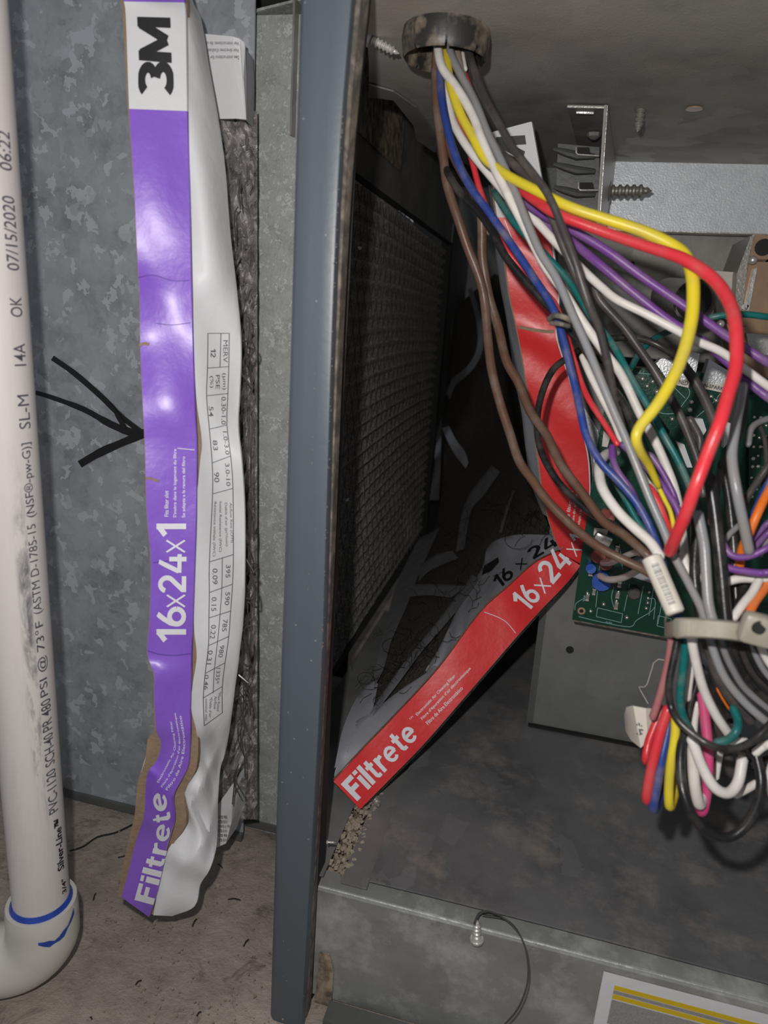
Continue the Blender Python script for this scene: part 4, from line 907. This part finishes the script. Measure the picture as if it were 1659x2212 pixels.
# right-hand relay board with dense solder pins
rb = empty('relay_board', PYp(1640, 1100, .42), 'second green board with rows of bright solder pins at the right edge', 'circuit board')
MB().prism([PYp(x, y, .425) for x, y in ((1618, 852), (1700, 845), (1700, 1120), (1618, 1080))], (0, .002, 0)).build('board', M['pcb'], rb)
for i in range(9):
    for j in range(3):
        x, y = 1628+j*14+random.uniform(-3, 3)-i*.8, 900+i*22+random.uniform(-4, 4); mb = MB(); ball(mb, PYp(x, y, .4245), random.uniform(.0008, .0014)); mb.build('solder_pin', M['solder'], rb, True)
# contactor, clamp and block behind
ct = empty('contactor', PYp(1640, 760, .52), 'amber and steel contactor at the right edge under the zinc panel', 'contactor')
def slab(name, q, Y, th, mat, par): return MB().prism([PYp(x, y, Y) for x, y in q], (0, th, 0)).build(name, M[mat], par)
slab('amber_body', ((1618, 560), (1700, 560), (1700, 760), (1600, 700), (1606, 640)), .50, .06, 'copper', ct)
slab('brown_top', ((1628, 506), (1700, 512), (1700, 566), (1618, 566)), .50, .05, 'copper', ct)
slab('steel_side', ((1592, 590), (1622, 510), (1630, 506), (1616, 566), (1602, 680), (1588, 660)), .498, .05, 'darkscrew', ct)
slab('steel_rib', ((1629, 580), (1636, 578), (1618, 672), (1608, 672)), .497, .01, 'steel', ct)
slab('steel_rib', ((1608, 655), (1618, 660), (1612, 672), (1600, 665)), .497, .01, 'steel', ct)
mb = MB(); ball(mb, PYp(1626, 562, .496), .0028); mb.build('bright_rivet', M['steel'], ct, True)
c = PYp(1650, 534, .499); MB().tube([c, c+Vector((0, .001, 0))], .005, 16).build('bolt_hole', M['black'], ct)
slab('amber_foot', ((1570, 700), (1700, 720), (1700, 830), (1600, 800)), .49, .03, 'copper', ct)
slab('steel_foot', ((1612, 720), (1700, 726), (1700, 770), (1622, 765)), .487, .01, 'steel', ct)
cl = empty('metal_sleeve', PYp(1470, 640, .50), 'short silver metal tube lying behind the yellow wire', 'tube')
a, b = PYp(1438, 638, .52), PYp(1500, 650, .47)
MB().tube([a, a.lerp(b, .1), b], [.009, .0115, .0125], 28, False).build('sleeve', M['steel'], cl, True)
MB().tube([b-(b-a)*.02, b-(b-a)*.01], [.0105, .0105], 28).build('bore', M['black'], cl, True)
MB().tube([b-(b-a)*.03, b+(b-a)*.01], [.0131, .0131], 28, False).build('rim', M['steel'], cl, True)
tb = empty('terminal_block', PYp(1560, 640, .50), 'chalky white terminal block beside the silver tube', 'terminal block')
slab('block_body', ((1530, 584), (1586, 588), (1582, 612), (1576, 660), (1545, 640)), .51, .03, 'label', tb)
slab('block_tab', ((1508, 672), (1542, 664), (1540, 684), (1512, 690)), .48, .006, 'steel', tb)
slab('block_tab', ((1544, 640), (1576, 656), (1570, 690), (1548, 680)), .49, .006, 'darkscrew', tb)
mb = MB(); ball(mb, PYp(1556, 700, .46), .0025); mb.build('block_screw', M['steel'], tb, True)

# ================================================================== GROMMET
gc = PZp(960, 80, ZT); gc = Vector((gc.x, gc.y, ZT))
gl, gr = PZp(868, 122, ZT-.011), PZp(1052, 134, ZT-.011)
GR = (gr-gl).length/2; gcx = (gl+gr)/2
gm = empty('ring_grommet', (gcx.x, gcx.y, ZT), 'dusty black ring grommet in the top plate with wires dropping through', 'grommet')
c0 = Vector((gcx.x, gcx.y, 0)); n = 64
prof = [(GR*1.0, ZT), (GR*1.03, ZT-.004), (GR*1.0, ZT-.008), (GR*.98, ZT-.0105), (GR*.94, ZT-.0115), (GR*.90, ZT-.0105), (GR*.89, ZT-.006), (GR*.87, ZT)]
NS = 8
for s in range(NS):
    mb = MB(); rows = []
    for i in range(9):
        a = 2*math.pi*(s+.035+.93*i/8)/NS+.2; rows.append([c0+Vector((r*math.cos(a), r*math.sin(a), z)) for r, z in prof])
    mb.grid(rows); mb.build('snap_finger', M['grommet'], gm, True)
rows = []
for i in range(65):
    a = 2*math.pi*i/64; rows.append([c0+Vector((r*math.cos(a), r*math.sin(a), z)) for r, z in ((GR*.97, ZT), (GR*.97, ZT-.0095), (GR*.915, ZT-.0100), (GR*.915, ZT))])
MB().grid(rows).build('inner_ring', M['grommet'], gm, True)
MB().tube([c0+Vector((0, 0, ZT-.0006)), c0+Vector((0, 0, ZT-.0001))], GR*.885, 40).build('opening', M['black'], gm)

# ================================================================== WIRES
GZ = .312
def wire(col, wpx, pts, z, label, group=None, nm='wire'):
    """pts: pixels measured along the run; z: distances from the lens (list, spread over the run)"""
    if isinstance(z, (int, float)): z = [z]
    pts = list(pts)
    zz = [float(np.interp(i/(len(pts)-1), np.linspace(0, 1, len(z)), z)) if len(z) > 1 else z[0] for i in range(len(pts))]
    def on(a, b, da, db):                # runs that leave the frame carry on to the right and sink back into the cabinet
        dx, dy = a[0]-b[0], a[1]-b[1]; l = math.hypot(dx, dy); dx, dy = dx/l, dy/l
        return [(a[0]+60*max(.5, dx), a[1]+50*dy), (a[0]+130, a[1]+70*dy+10), (a[0]+200, a[1]+60*dy-20)], [da+.012, da+.035, da+.06]
    if pts[-1][0] > 1660:
        p, d = on(pts[-1], pts[-2], zz[-1], zz[-2]); pts += p; zz += d
        if isinstance(wpx, (list, tuple)): wpx = list(wpx)
    if pts[0][0] > 1660:
        p, d = on(pts[0], pts[1], zz[0], zz[1]); pts = p[::-1]+pts; zz = d[::-1]+zz
    c = cr([(x, y, d) for (x, y), d in zip(pts, zz)], 6)
    if isinstance(wpx, (list, tuple)): rr = [float(np.interp(i/(len(c)-1), np.linspace(0, 1, len(wpx)), wpx))/2*c[i][2]/F for i in range(len(c))]
    else: rr = [wpx/2*p[2]/F for p in c]
    q = [P(*p) for p in c]; e0, e1 = (q[0]-q[1]).normalized()*rr[0]*.6, (q[-1]-q[-2]).normalized()*rr[-1]*.6
    q = [q[0]+e0]+q+[q[-1]+e1]; rr = [rr[0]*.6]+rr+[rr[-1]*.6]
    o = MB().tube(q, rr, 12).build(nm, WM[col], None, True)
    return tagp(o, label, 'wire', group)
G = 'wires dropping from the black ring grommet'
T = 'wires looped below the nylon tie'
wire('tan', 20, [(944, 60), (944, 102), (941, 160), (943, 221), (950, 280), (958, 340), (966, 400), (989, 472), (1011, 537), (1036, 602), (1047, 653), (1053, 725), (1062, 798), (1080, 870), (1101, 935), (1122, 997), (1150, 1037), (1181, 1080), (1242, 1141), (1303, 1187), (1395, 1233), (1425, 1255)], [GZ, .315, .32, .33, .32, .30, .27], 'brown dusty wire sweeping down leftmost past the red filter', G).data.materials[0] = WM['brown']
wire('brown', 20, [(950, 60), (952, 110), (948, 200), (962, 290), (986, 350), (1020, 410), (1037, 450), (1041, 500), (1042, 560), (1056, 640), (1076, 707), (1094, 780), (1120, 827), (1145, 888), (1181, 941), (1211, 1003), (1257, 1064), (1303, 1125), (1349, 1156), (1400, 1200)], [GZ, .318, .325, .335, .325, .30, .275], 'brown wire running just inside the leftmost brown one', G)
wire('tan', 19, [(948, 70), (950, 130), (952, 220), (972, 310), (996, 370), (1022, 412), (1044, 470), (1058, 500)], [GZ+.004, .322, .33], 'short tan dusty wire between the blue and the brown wires', G)
wire('black', 17, [(946, 300), (955, 345), (964, 368), (995, 417), (1035, 457), (1064, 500), (1091, 552), (1134, 606), (1170, 646), (1199, 675), (1235, 718), (1262, 752), (1300, 810), (1345, 870), (1372, 930), (1395, 990)], [.325, .315, .305, .30, .295, .28, .27], 'black scuffed wire crossing the red filter under the blue one', G)
wire('blue', 17, [(955, 100), (951, 154), (954, 210), (964, 265), (982, 332), (1013, 399), (1058, 461), (1109, 534), (1152, 599), (1188, 653), (1206, 697), (1224, 762), (1242, 834), (1252, 880), (1267, 942), (1297, 997), (1340, 1043), (1377, 1089), (1405, 1141), (1425, 1195), (1450, 1290), (1470, 1350)], [GZ-.004, .30, .295, .285, .28, .27, .262, .262], 'bright blue wire curving from the grommet to the tie', G)
wire('red', 13, [(962, 110), (964, 187), (975, 221), (991, 270), (1012, 320), (1040, 420), (1083, 523), (1134, 588), (1181, 636), (1203, 665), (1225, 730), (1254, 822), (1273, 865), (1303, 911), (1334, 960)], [GZ, .312, .32, .32, .31, .295, .285], 'thin red wire following behind the blue wire', G)
wire('yellow', [18, 20, 20, 20, 22, 27, 28, 28, 26, 22, 14], [(963, 90), (965, 114), (968, 154), (977, 198), (995, 247), (1020, 294), (1046, 341), (1080, 368), (1112, 388), (1161, 413), (1230, 447), (1310, 474), (1389, 500), (1455, 532), (1483, 558), (1496, 600), (1497, 660), (1490, 711), (1475, 767), (1451, 822), (1420, 874), (1386, 917), (1374, 945), (1383, 975), (1402, 1006), (1422, 1050)], [GZ-.002, .297, .288, .28, .265, .258, .25, .245, .24, .24, .26], 'long yellow wire arching over the red one then bowing down over the board', G)
wire('yellow', 10, [(1415, 1030), (1424, 1055), (1436, 1080), (1448, 1105), (1456, 1141), (1458, 1180)], [.262, .264], 'thin yellow wire between the small red and the purple wires')
wire('white', 19, [(948, 85), (946, 105), (955, 145), (982, 183), (1006, 221), (1026, 261), (1040, 299), (1064, 355), (1086, 399), (1109, 444), (1136, 495), (1177, 574), (1214, 625), (1246, 675), (1273, 715), (1305, 760), (1334, 797), (1355, 835), (1383, 895), (1411, 945), (1435, 997), (1457, 1055), (1470, 1120), (1484, 1220), (1515, 1249)], [GZ-.006, .293, .283, .278, .280, .285, .285, .28], 'white wire falling from the left of the grommet to the tie', G)
wire('grey', 18, [(972, 90), (973, 114), (991, 154), (1015, 198), (1031, 232), (1053, 288), (1075, 332), (1098, 381), (1120, 433), (1142, 488), (1167, 545), (1203, 603), (1235, 675), (1264, 740), (1288, 797), (1322, 880), (1349, 942), (1374, 1003), (1405, 1080), (1432, 1141), (1457, 1202), (1490, 1265), (1518, 1323), (1536, 1390), (1564, 1461), (1610, 1519), (1670, 1570)], [GZ-.006, .293, .28, .27, .262, .255, .25, .25], 'grey wire beside the falling white one running through the tie', G)
wire('white', 18, [(964, 140), (972, 240), (991, 288), (1020, 332), (1053, 372), (1080, 404), (1110, 440), (1152, 472), (1206, 530), (1257, 581), (1300, 621), (1334, 648), (1395, 678), (1457, 711), (1503, 736), (1558, 760), (1610, 798), (1670, 842)], [GZ, .303, .298, .29, .28, .27, .27], 'white wire crossing behind the purple pair to the right edge', G)
wire('tan', 17, [(1008, 90), (1017, 127), (1031, 172), (1053, 221), (1075, 261), (1109, 321), (1153, 377), (1183, 419), (1209, 477), (1241, 562), (1273, 662), (1294, 711), (1313, 788), (1328, 865), (1345, 930)], [GZ-.004, .29, .275, .262, .26, .27, .285], 'dusty taupe wire outermost at the right of the grommet', G).data.materials[0] = WM['dark']
wire('tan', 16, [(986, 90), (991, 130), (1008, 190), (1025, 232), (1035, 258)], [GZ-.002, .298], 'short taupe wire in the middle of the grommet mouth', G)
wire('red', 9, [(988, 95), (990, 120), (1003, 155), (1020, 200), (1040, 258)], [GZ+.001, .303], 'thin red wire peeping beside the small white one at the grommet', G)
wire('white', 8, [(998, 95), (1000, 118), (1006, 150)], [GZ, .305], 'small white wire end inside the grommet mouth', G)
wire('dark', 18, [(1060, 300), (1080, 328), (1109, 355), (1142, 388), (1176, 433), (1195, 477), (1218, 535), (1250, 609), (1289, 700), (1306, 760)], [.30, .28, .275, .275, .285], 'dark taupe wire crossing the black letters of the red filter')
wire('black', 17, [(1075, 330), (1110, 350), (1135, 372), (1165, 402), (1190, 425)], [.305, .30, .29], 'short black wire over the white top of the red filter')
wire('red', [19, 21, 24, 28, 29, 29, 28, 27], [(1100, 385), (1124, 408), (1160, 436), (1204, 463), (1310, 503), (1389, 530), (1440, 546), (1485, 564), (1540, 602), (1574, 650), (1589, 705), (1590, 788), (1574, 849), (1556, 911), (1532, 972), (1503, 1049), (1481, 1110), (1460, 1160), (1447, 1192)], [.29, .268, .255, .245, .228, .218, .22, .242], 'thick red wire running under the yellow one and bowing out in front on the right')
wire('purple', 19, [(1110, 412), (1131, 433), (1165, 459), (1230, 493), (1310, 541), (1389, 599), (1469, 654), (1522, 692), (1564, 722), (1610, 752), (1670, 790)], [.30, .28, .272, .268], 'upper wire of the purple pair crossing to the right edge')
wire('purple', 19, [(1120, 440), (1151, 466), (1220, 511), (1289, 566), (1363, 628), (1442, 690), (1518, 738), (1573, 783), (1626, 832), (1670, 866)], [.305, .285, .277, .272], 'lower wire of the purple pair crossing to the right edge')
wire('teal', 15, [(1068, 415), (1075, 428), (1093, 455), (1120, 492), (1183, 556), (1230, 609), (1279, 687), (1322, 742), (1365, 819), (1405, 886), (1435, 942), (1466, 997), (1490, 1052), (1510, 1110)], [.315, .305, .30, .285, .275, .275], 'teal green wire running down across the middle of the board')
wire('teal', 14, [(1365, 792), (1380, 765), (1405, 738), (1432, 722), (1470, 705), (1518, 690), (1564, 681), (1610, 679), (1670, 686)], [.36, .34, .30, .30], 'teal green wire lying across to the amber contactor')
wire('black', 15, [(1537, 900), (1512, 834), (1472, 782), (1426, 748), (1380, 731), (1322, 731), (1273, 744), (1236, 767), (1196, 797), (1171, 849), (1160, 911), (1168, 972), (1196, 1027), (1236, 1073), (1288, 1116), (1346, 1141), (1390, 1160)], [.32, .34, .345, .34, .335, .32, .30], 'black wire making a round loop over the red filter')
wire('dark', 18, [(1285, 620), (1297, 650), (1346, 705), (1377, 748), (1411, 797), (1442, 849), (1463, 885), (1488, 942), (1509, 1003), (1520, 1070)], [.30, .30, .29], 'charcoal wire left of the yellow bow over the board')
wire('black', 15, [(1250, 640), (1285, 730), (1322, 803), (1359, 840), (1400, 880), (1440, 935)], [.32, .31, .31], 'black wire under the teal one on the board')
wire('black', 14, [(1325, 830), (1340, 859), (1360, 900), (1371, 926), (1385, 970)], [.30, .29], 'short black glossy wire beside the long grey one')
wire('white', 15, [(1258, 770), (1275, 810), (1300, 860), (1326, 910), (1342, 950)], [.30, .29], 'white wire tucked behind the long grey one', None)
wire('dark', 21, [(1470, 780), (1505, 830), (1530, 880), (1545, 930), (1530, 990)], [.30, .29], 'charcoal wire behind the thick red bow')
wire('dark', 17, [(1490, 905), (1512, 950), (1505, 1000), (1510, 1060)], [.30, .30], 'dark wire in front of the small white connector')
wire('grey', 22, [(1604, 834), (1596, 880), (1588, 926), (1581, 988), (1592, 1064), (1608, 1141), (1618, 1190)], [.27, .25, .245, .25], 'grey wire hanging by itself at the right of the red bow')
wire('grey', 22, [(1508, 1110), (1516, 1150), (1522, 1187), (1526, 1250), (1531, 1307), (1545, 1360)], [.25, .243], 'grey wire straight above the nylon tie')
wire('black', 26, [(1532, 1030), (1543, 1100), (1550, 1160), (1558, 1233), (1564, 1300), (1570, 1360)], [.252, .246], 'thick black wire straight above the nylon tie')
wire('black', 22, [(1500, 1080), (1504, 1150), (1500, 1230), (1507, 1300), (1515, 1350)], [.27, .26], 'black wire behind the grey pair above the tie')
wire('black', 20, [(1560, 1000), (1575, 1080), (1585, 1180), (1590, 1290), (1600, 1350)], [.28, .27], 'black wire behind the orange one above the tie')
wire('dark', 16, [(1610, 840), (1600, 930), (1562, 1010), (1545, 1080), (1536, 1130)], [.29, .27], 'dusty dark wire crossing behind the lone grey one')
wire('orange', 19, [(1675, 1040), (1655, 1070), (1636, 1110), (1619, 1150), (1602, 1190), (1596, 1240)], [.26, .255, .27], 'orange wire coming in from the right edge')
wire('orange', 19, [(1675, 1235), (1653, 1270), (1629, 1304), (1612, 1340)], [.262, .25], 'orange wire entering the tie head from the upper right')
wire('blue', 14, [(1672, 1025), (1650, 1060), (1632, 1100), (1615, 1130)], [.275, .275], 'navy wire beside the orange one at the right edge')
wire('dark', 15, [(1672, 990), (1640, 1035), (1612, 1080), (1598, 1130)], [.28, .28], 'dark brown wire above the navy one at the right edge')
wire('grey', 14, [(1675, 900), (1640, 912), (1622, 928), (1616, 960)], [.30, .29], 'grey dusty wire curling over the solder pins')
wire('dark', 10, [(1640, 915), (1652, 950), (1656, 1000), (1648, 1050)], [.30, .29], 'thin dark wire bowing over the solder pins')
wire('purple', 15, [(1562, 1175), (1575, 1195), (1597, 1204), (1629, 1198), (1672, 1176)], [.255, .25], 'purple wire sagging like a smile at the right edge')
wire('purple', 16, [(1562, 1222), (1585, 1230), (1610, 1234), (1641, 1238), (1672, 1236)], [.255, .25], 'purple wire lying level just above the white cross wire')
wire('purple', 13, [(1672, 1120), (1650, 1138), (1630, 1160), (1612, 1180)], [.27, .268], 'purple wire slanting under the orange one, upper of two')
wire('purple', 13, [(1672, 1140), (1652, 1158), (1636, 1176), (1622, 1192)], [.272, .27], 'purple wire slanting under the orange one, lower of two')
wire('grey', 13, [(1605, 1128), (1585, 1145), (1567, 1165), (1560, 1180)], [.275, .27], 'pale grey wire slanting above the purple smile')
wire('grey', 11, [(1672, 1150), (1655, 1175), (1642, 1200)], [.275, .27], 'thin grey wire crossing the purple wires at the right edge')
wire('purple', 15, [(1322, 965), (1324, 990), (1334, 1018), (1365, 1062), (1385, 1110)], [.295, .285], 'purple wire looped left of the long grey one')
wire('purple', 15, [(1345, 960), (1377, 990), (1402, 1015), (1426, 1043), (1457, 1088), (1472, 1125)], [.272, .268], 'purple wire crossing over the yellow tip')
wire('purple', 13, [(1392, 985), (1405, 984), (1426, 1012), (1451, 1058), (1462, 1090)], [.285, .28], 'purple wire behind the falling white one')
wire('red', 21, [(1398, 1052), (1408, 1064), (1422, 1090), (1433, 1120), (1441, 1147), (1446, 1180)], [.27, .262], 'short red wire meeting the thick red bow at its foot')
wire('white', 15, [(1385, 1020), (1396, 1040), (1415, 1062)], [.285, .28], 'short white wire between purple and long grey wires')
wire('white', 22, [(1330, 976), (1310, 982), (1297, 998), (1294, 1020), (1303, 1058), (1334, 1104), (1371, 1141), (1405, 1172), (1426, 1203)], [.31, .285, .265, .255], 'white wire curving down into the barcode sleeve')
wire('teal', 14, [(1315, 990), (1330, 1040), (1352, 1080), (1380, 1130), (1404, 1160)], [.31, .295], 'teal green wire behind the blue one')
wire('white', 14, [(1303, 1216), (1320, 1215), (1345, 1204), (1372, 1194), (1395, 1196)], [.40, .35, .30], 'white wire plugged into the red terminal boot')
wire('white', 15, [(1296, 1244), (1316, 1252), (1346, 1248), (1378, 1232), (1400, 1218)], [.40, .36, .31], 'white wire plugged into the blue terminal boot')
wire('black', 16, [(1365, 1130), (1372, 1160), (1385, 1190), (1400, 1205)], [.30, .29], 'black wire behind the barcode sleeve')
wire('white', 19, [(1476, 1195), (1483, 1225), (1500, 1242), (1522, 1252)], [.27, .265], 'bent white stub left of the grey wire above the tie')
wire('white', 19, [(1568, 1257), (1600, 1250), (1640, 1250), (1675, 1246)], [.262, .258], 'white wire lying across above the tie head')
wire('white', 19, [(1640, 1252), (1625, 1280), (1605, 1305), (1584, 1335)], [.258, .252], 'white wire slanting down into the tie head')
wire('black', 15, [(1612, 1245), (1605, 1275), (1592, 1310)], [.27, .265], 'black wire behind the white slanting one')
# --- below the tie
wire('red', 16, [(1452, 1355), (1448, 1400), (1440, 1445), (1426, 1500), (1410, 1550)], [.25, .265], 'rosy dusty wire leaving the left end of the tie', T).data.materials[0] = dusty('rosy wire jacket', (.40, .14, .15), DUST, .7, 60)
wire('red', 18, [(1432, 1530), (1414, 1570), (1401, 1605), (1395, 1640), (1400, 1640), (1418, 1590), (1440, 1540)], [.272, .270, .290], 'outermost short red wire loop at lower left', T)
wire('red', 22, [(1444, 1530), (1428, 1575), (1414, 1630), (1403, 1680), (1397, 1722), (1402, 1722), (1420, 1670), (1440, 1600)], [.262, .262, .266, .285], 'red wire hanging beside the blue one below the tie', T)
wire('blue', 20, [(1450, 1540), (1440, 1590), (1428, 1645), (1418, 1700), (1411, 1742), (1416, 1744), (1432, 1700), (1450, 1620)], [.265, .262, .266, .288], 'blue wire hanging below the tie', T)
wire('yellow', 20, [(1460, 1545), (1458, 1590), (1450, 1640), (1445, 1690), (1445, 1736), (1450, 1737), (1460, 1700), (1470, 1640)], [.262, .262, .266, .288], 'yellow wire hanging below the tie', T)
wire('teal', 18, [(1482, 1360), (1479, 1410), (1474, 1460), (1469, 1507), (1476, 1548), (1492, 1580)], [.25, .262], 'teal wire hanging straight down from the tie', T)
wire('black', 16, [(1468, 1362), (1456, 1420), (1445, 1480), (1449, 1525), (1464, 1555), (1496, 1585), (1536, 1610), (1580, 1618), (1626, 1600), (1672, 1556)], [.25, .25, .24, .245], 'black wire scooping across all the lower wires', T)
wire('white', 20, [(1490, 1358), (1497, 1400), (1507, 1445), (1522, 1495), (1546, 1544), (1574, 1586)], [.243, .25, .258], 'white wire slanting down right from the tie', T)
wire('white', 14, [(1500, 1380), (1496, 1430), (1489, 1480), (1486, 1510)], [.27, .275], 'white wire half hidden behind the slanting white one', T)
wire('black', 18, [(1514, 1440), (1504, 1480), (1492, 1520), (1484, 1560)], [.275, .275], 'black wire between the teal and slanting white wires', T)
wire('dark', 26, [(1520, 1365), (1535, 1410), (1552, 1460), (1580, 1510), (1620, 1555)], [.262, .268], 'thick taupe wire left of the long grey one below the tie', T)
wire('black', 14, [(1524, 1450), (1534, 1480), (1550, 1510), (1572, 1545)], [.256, .262], 'thin black wire right of the slanting white one', T)
wire('grey', 15, [(1556, 1372), (1566, 1410), (1585, 1450), (1612, 1490), (1672, 1540)], [.25, .262], 'pale grey wire right of the long grey one below the tie', T)
wire('black', 16, [(1578, 1375), (1590, 1415), (1608, 1455), (1635, 1490), (1672, 1522)], [.246, .258], 'black wire fanning right below the tie, first of three', T)
wire('dark', 15, [(1596, 1378), (1606, 1415), (1624, 1450), (1672, 1500)], [.25, .26], 'charcoal wire fanning right below the tie', T)
wire('black', 16, [(1610, 1382), (1622, 1415), (1640, 1450), (1672, 1482)], [.245, .255], 'black wire fanning right below the tie, second of three', T)
wire('grey', 14, [(1624, 1388), (1635, 1420), (1652, 1450), (1675, 1475)], [.244, .25], 'grey wire fanning right below the tie head', T)
wire('black', 15, [(1634, 1392), (1646, 1420), (1672, 1455)], [.243, .25], 'black wire fanning right below the tie, third of three', T)
wire('white', 17, [(1642, 1392), (1654, 1420), (1675, 1450)], [.24, .245], 'white wire leaving the tie head at the right edge', T)
wire('orange', 14, [(1552, 1490), (1561, 1512), (1570, 1530)], [.274, .276], 'orange wire peeping between dark wires below the tie', T)
wire('pink', 22, [(1517, 1500), (1524, 1560), (1529, 1610), (1530, 1660), (1527, 1706), (1519, 1748), (1511, 1748), (1504, 1710), (1500, 1650)], [.272, .268, .272, .292], 'hot pink wire hanging at the bottom', T)
wire('white', 24, [(1498, 1590), (1497, 1640), (1500, 1690), (1508, 1732), (1514, 1732), (1516, 1690), (1514, 1640)], [.262, .262, .268, .285], 'thick white wire hanging left of the pink one', T)
wire('white', 23, [(1494, 1596), (1516, 1655), (1543, 1700), (1572, 1713), (1594, 1690), (1604, 1640)], [.258, .256, .262], 'thick white wire making a bottom U loop', T)
wire('white', 15, [(1506, 1520), (1501, 1550), (1498, 1590)], [.275, .275], 'white wire left of the upper pink wire', T)
wire('white', 13, [(1556, 1625), (1551, 1655), (1547, 1680)], [.285, .285], 'short white wire inside the white U loop', T)
wire('white', 17, [(1588, 1717), (1610, 1706), (1634, 1692)], [.275, .27], 'white stub below right of the white U loop', T)
wire('white', 20, [(1576, 1598), (1595, 1602), (1614, 1604)], [.262, .262], 'white stub just under the scooping black wire', T)
wire('white', 18, [(1632, 1626), (1650, 1612), (1675, 1604)], [.258, .255], 'white wire low at the right edge above the white sliver', T)
wire('white', 17, [(1675, 1640), (1664, 1665), (1662, 1700)], [.265, .265], 'white sliver of wire at the lower right edge', T)
wire('teal', 18, [(1584, 1530), (1594, 1556), (1590, 1580), (1572, 1598), (1548, 1604)], [.258, .252, .256], 'teal wire hooking under the scoop of black wire', T)
wire('black', 21, [(1482, 1575), (1471, 1620), (1470, 1670), (1477, 1715), (1496, 1762), (1530, 1799), (1573, 1809), (1610, 1785), (1634, 1742), (1644, 1691), (1634, 1635), (1620, 1600)], [.262, .25, .25, .262], 'black wire forming the lowest big loop', T)
wire('black', 22, [(1580, 1560), (1600, 1625), (1618, 1650), (1675, 1640)], [.285, .285], 'black wire deep behind the white U loop', T)
wire('dark', 24, [(1540, 1540), (1562, 1600), (1572, 1640), (1580, 1670)], [.295, .295], 'charcoal wire deep inside the lower loops', T)
# cable tie
tie = empty('cable_tie', P(1540, 1360, .235), 'yellowed nylon cable tie strapped round the wire bundle', 'cable tie')
TLn = [(1441, 1346, .262), (1440, 1362, .25), (1462, 1358, .234), (1500, 1357, .228), (1550, 1360, .224), (1600, 1365, .222), (1650, 1372, .224), (1700, 1380, .235)]
rows = []
for x, y, d in cr(TLn, 5):
    h = 21 if x > 1460 else 16; rows.append([P(x, y-h, d+.001), P(x, y-h+4, d), P(x, y+h-4, d), P(x, y+h, d+.001)])
MB().grid(rows, fwd*.0015).build('strap', M['tie'], tie, True)
hd = MB(); hd.bev(P(1640, 1360, .219), (.0115, .006, .0100), .0018, Matrix.Rotation(.12, 3, 'Y')); hd.build('tie_head', M['tie'], tie, True)
c = P(1641, 1356, .2155); MB().tube([c, c+fwd*.0015], .0021, 14).build('head_slot', M['black'], tie)
mb = MB()
for k in range(9): mb.tube([P(1480+k*15, 1344+k*1.6, .2292-k*.0007), P(1480+k*15, 1372+k*1.6, .2292-k*.0007)], .0003, 5)
mb.build('strap_teeth', M['tie'], tie)
st = empty('twist_clip', P(1212, 690, .275), 'small brown twisted tie pinching the blue and black wires', 'tie')
mb = MB(); mb.tube([P(x, y, d) for x, y, d in cr([(1186, 690, .282), (1196, 682, .276), (1215, 684, .272), (1232, 692, .274), (1236, 700, .285)], 4)], .0011, 8); mb.build('twist_band', M['postdust'], st, True)
mb = MB(); mb.tube([P(x, y, d) for x, y, d in cr([(1190, 698, .28), (1210, 700, .273), (1228, 704, .276)], 4)], .0009, 8); mb.build('twist_band', M['postdust'], st, True)
# barcode sleeve
sl = empty('barcode_sleeve', P(1440, 1330, .25), 'cream barcode sleeve wrapped round a white wire above the tie', 'label')
ax0, ax1 = P(1406, 1202, .254), P(1460, 1326, .246); dirn = (ax1-ax0).normalized()
MB().tube([ax0, ax0.lerp(ax1, .03), ax0.lerp(ax1, .97), ax1], [.0026, .0036, .0033, .0026], 24).build('sleeve_paper', M['label'], sl, True)
mb = MB()
tc_ = (CAM-ax0).normalized(); tc_ = (tc_-dirn*tc_.dot(dirn)).normalized(); ts = dirn.cross(tc_)
def slp(u, w): a = w/.0035; return ax0.lerp(ax1, u)+(tc_*math.cos(a)+ts*math.sin(a))*(.00365-.0003*u)
u = .16
while u < .86:
    wv = random.choice([.006, .01, .016]); mb.grid([[slp(u, -.0015+.0026*j/4), slp(u+wv, -.0015+.0026*j/4)] for j in range(5)]); u += wv+random.choice([.008, .012, .02])
mb.build('barcode', M['greyink'], sl)
fl = empty('paper_flag', P(1380, 1570, .29), 'cream paper tag curled round wires low on the left of the bundle', 'label')
rows = []
for (a, b) in (((1349, 1545), (1352, 1580)), ((1354, 1528), (1364, 1600)), ((1368, 1525), (1384, 1616)), ((1395, 1530), (1400, 1600)), ((1416, 1531), (1412, 1590))):
    rows.append([a, b])
ds = [.296, .284, .278, .276, .278]
MB().grid([[P(a[0]+(b[0]-a[0])*j/3, a[1]+(b[1]-a[1])*j/3, d) for j in range(4)] for (a, b), d in zip(rows, ds)], fwd*.0006).build('flag_paper', M['label'], fl, True)
mb = MB()
for i in range(16):
    x, y = 1375+random.uniform(0, 14), 1562+random.uniform(0, 26); mb.box(P(x, y, .2765), (.0005, .0003, .0004))
mb.build('faded_print', M['greyink'], fl)
bpy.context.view_layer.update()
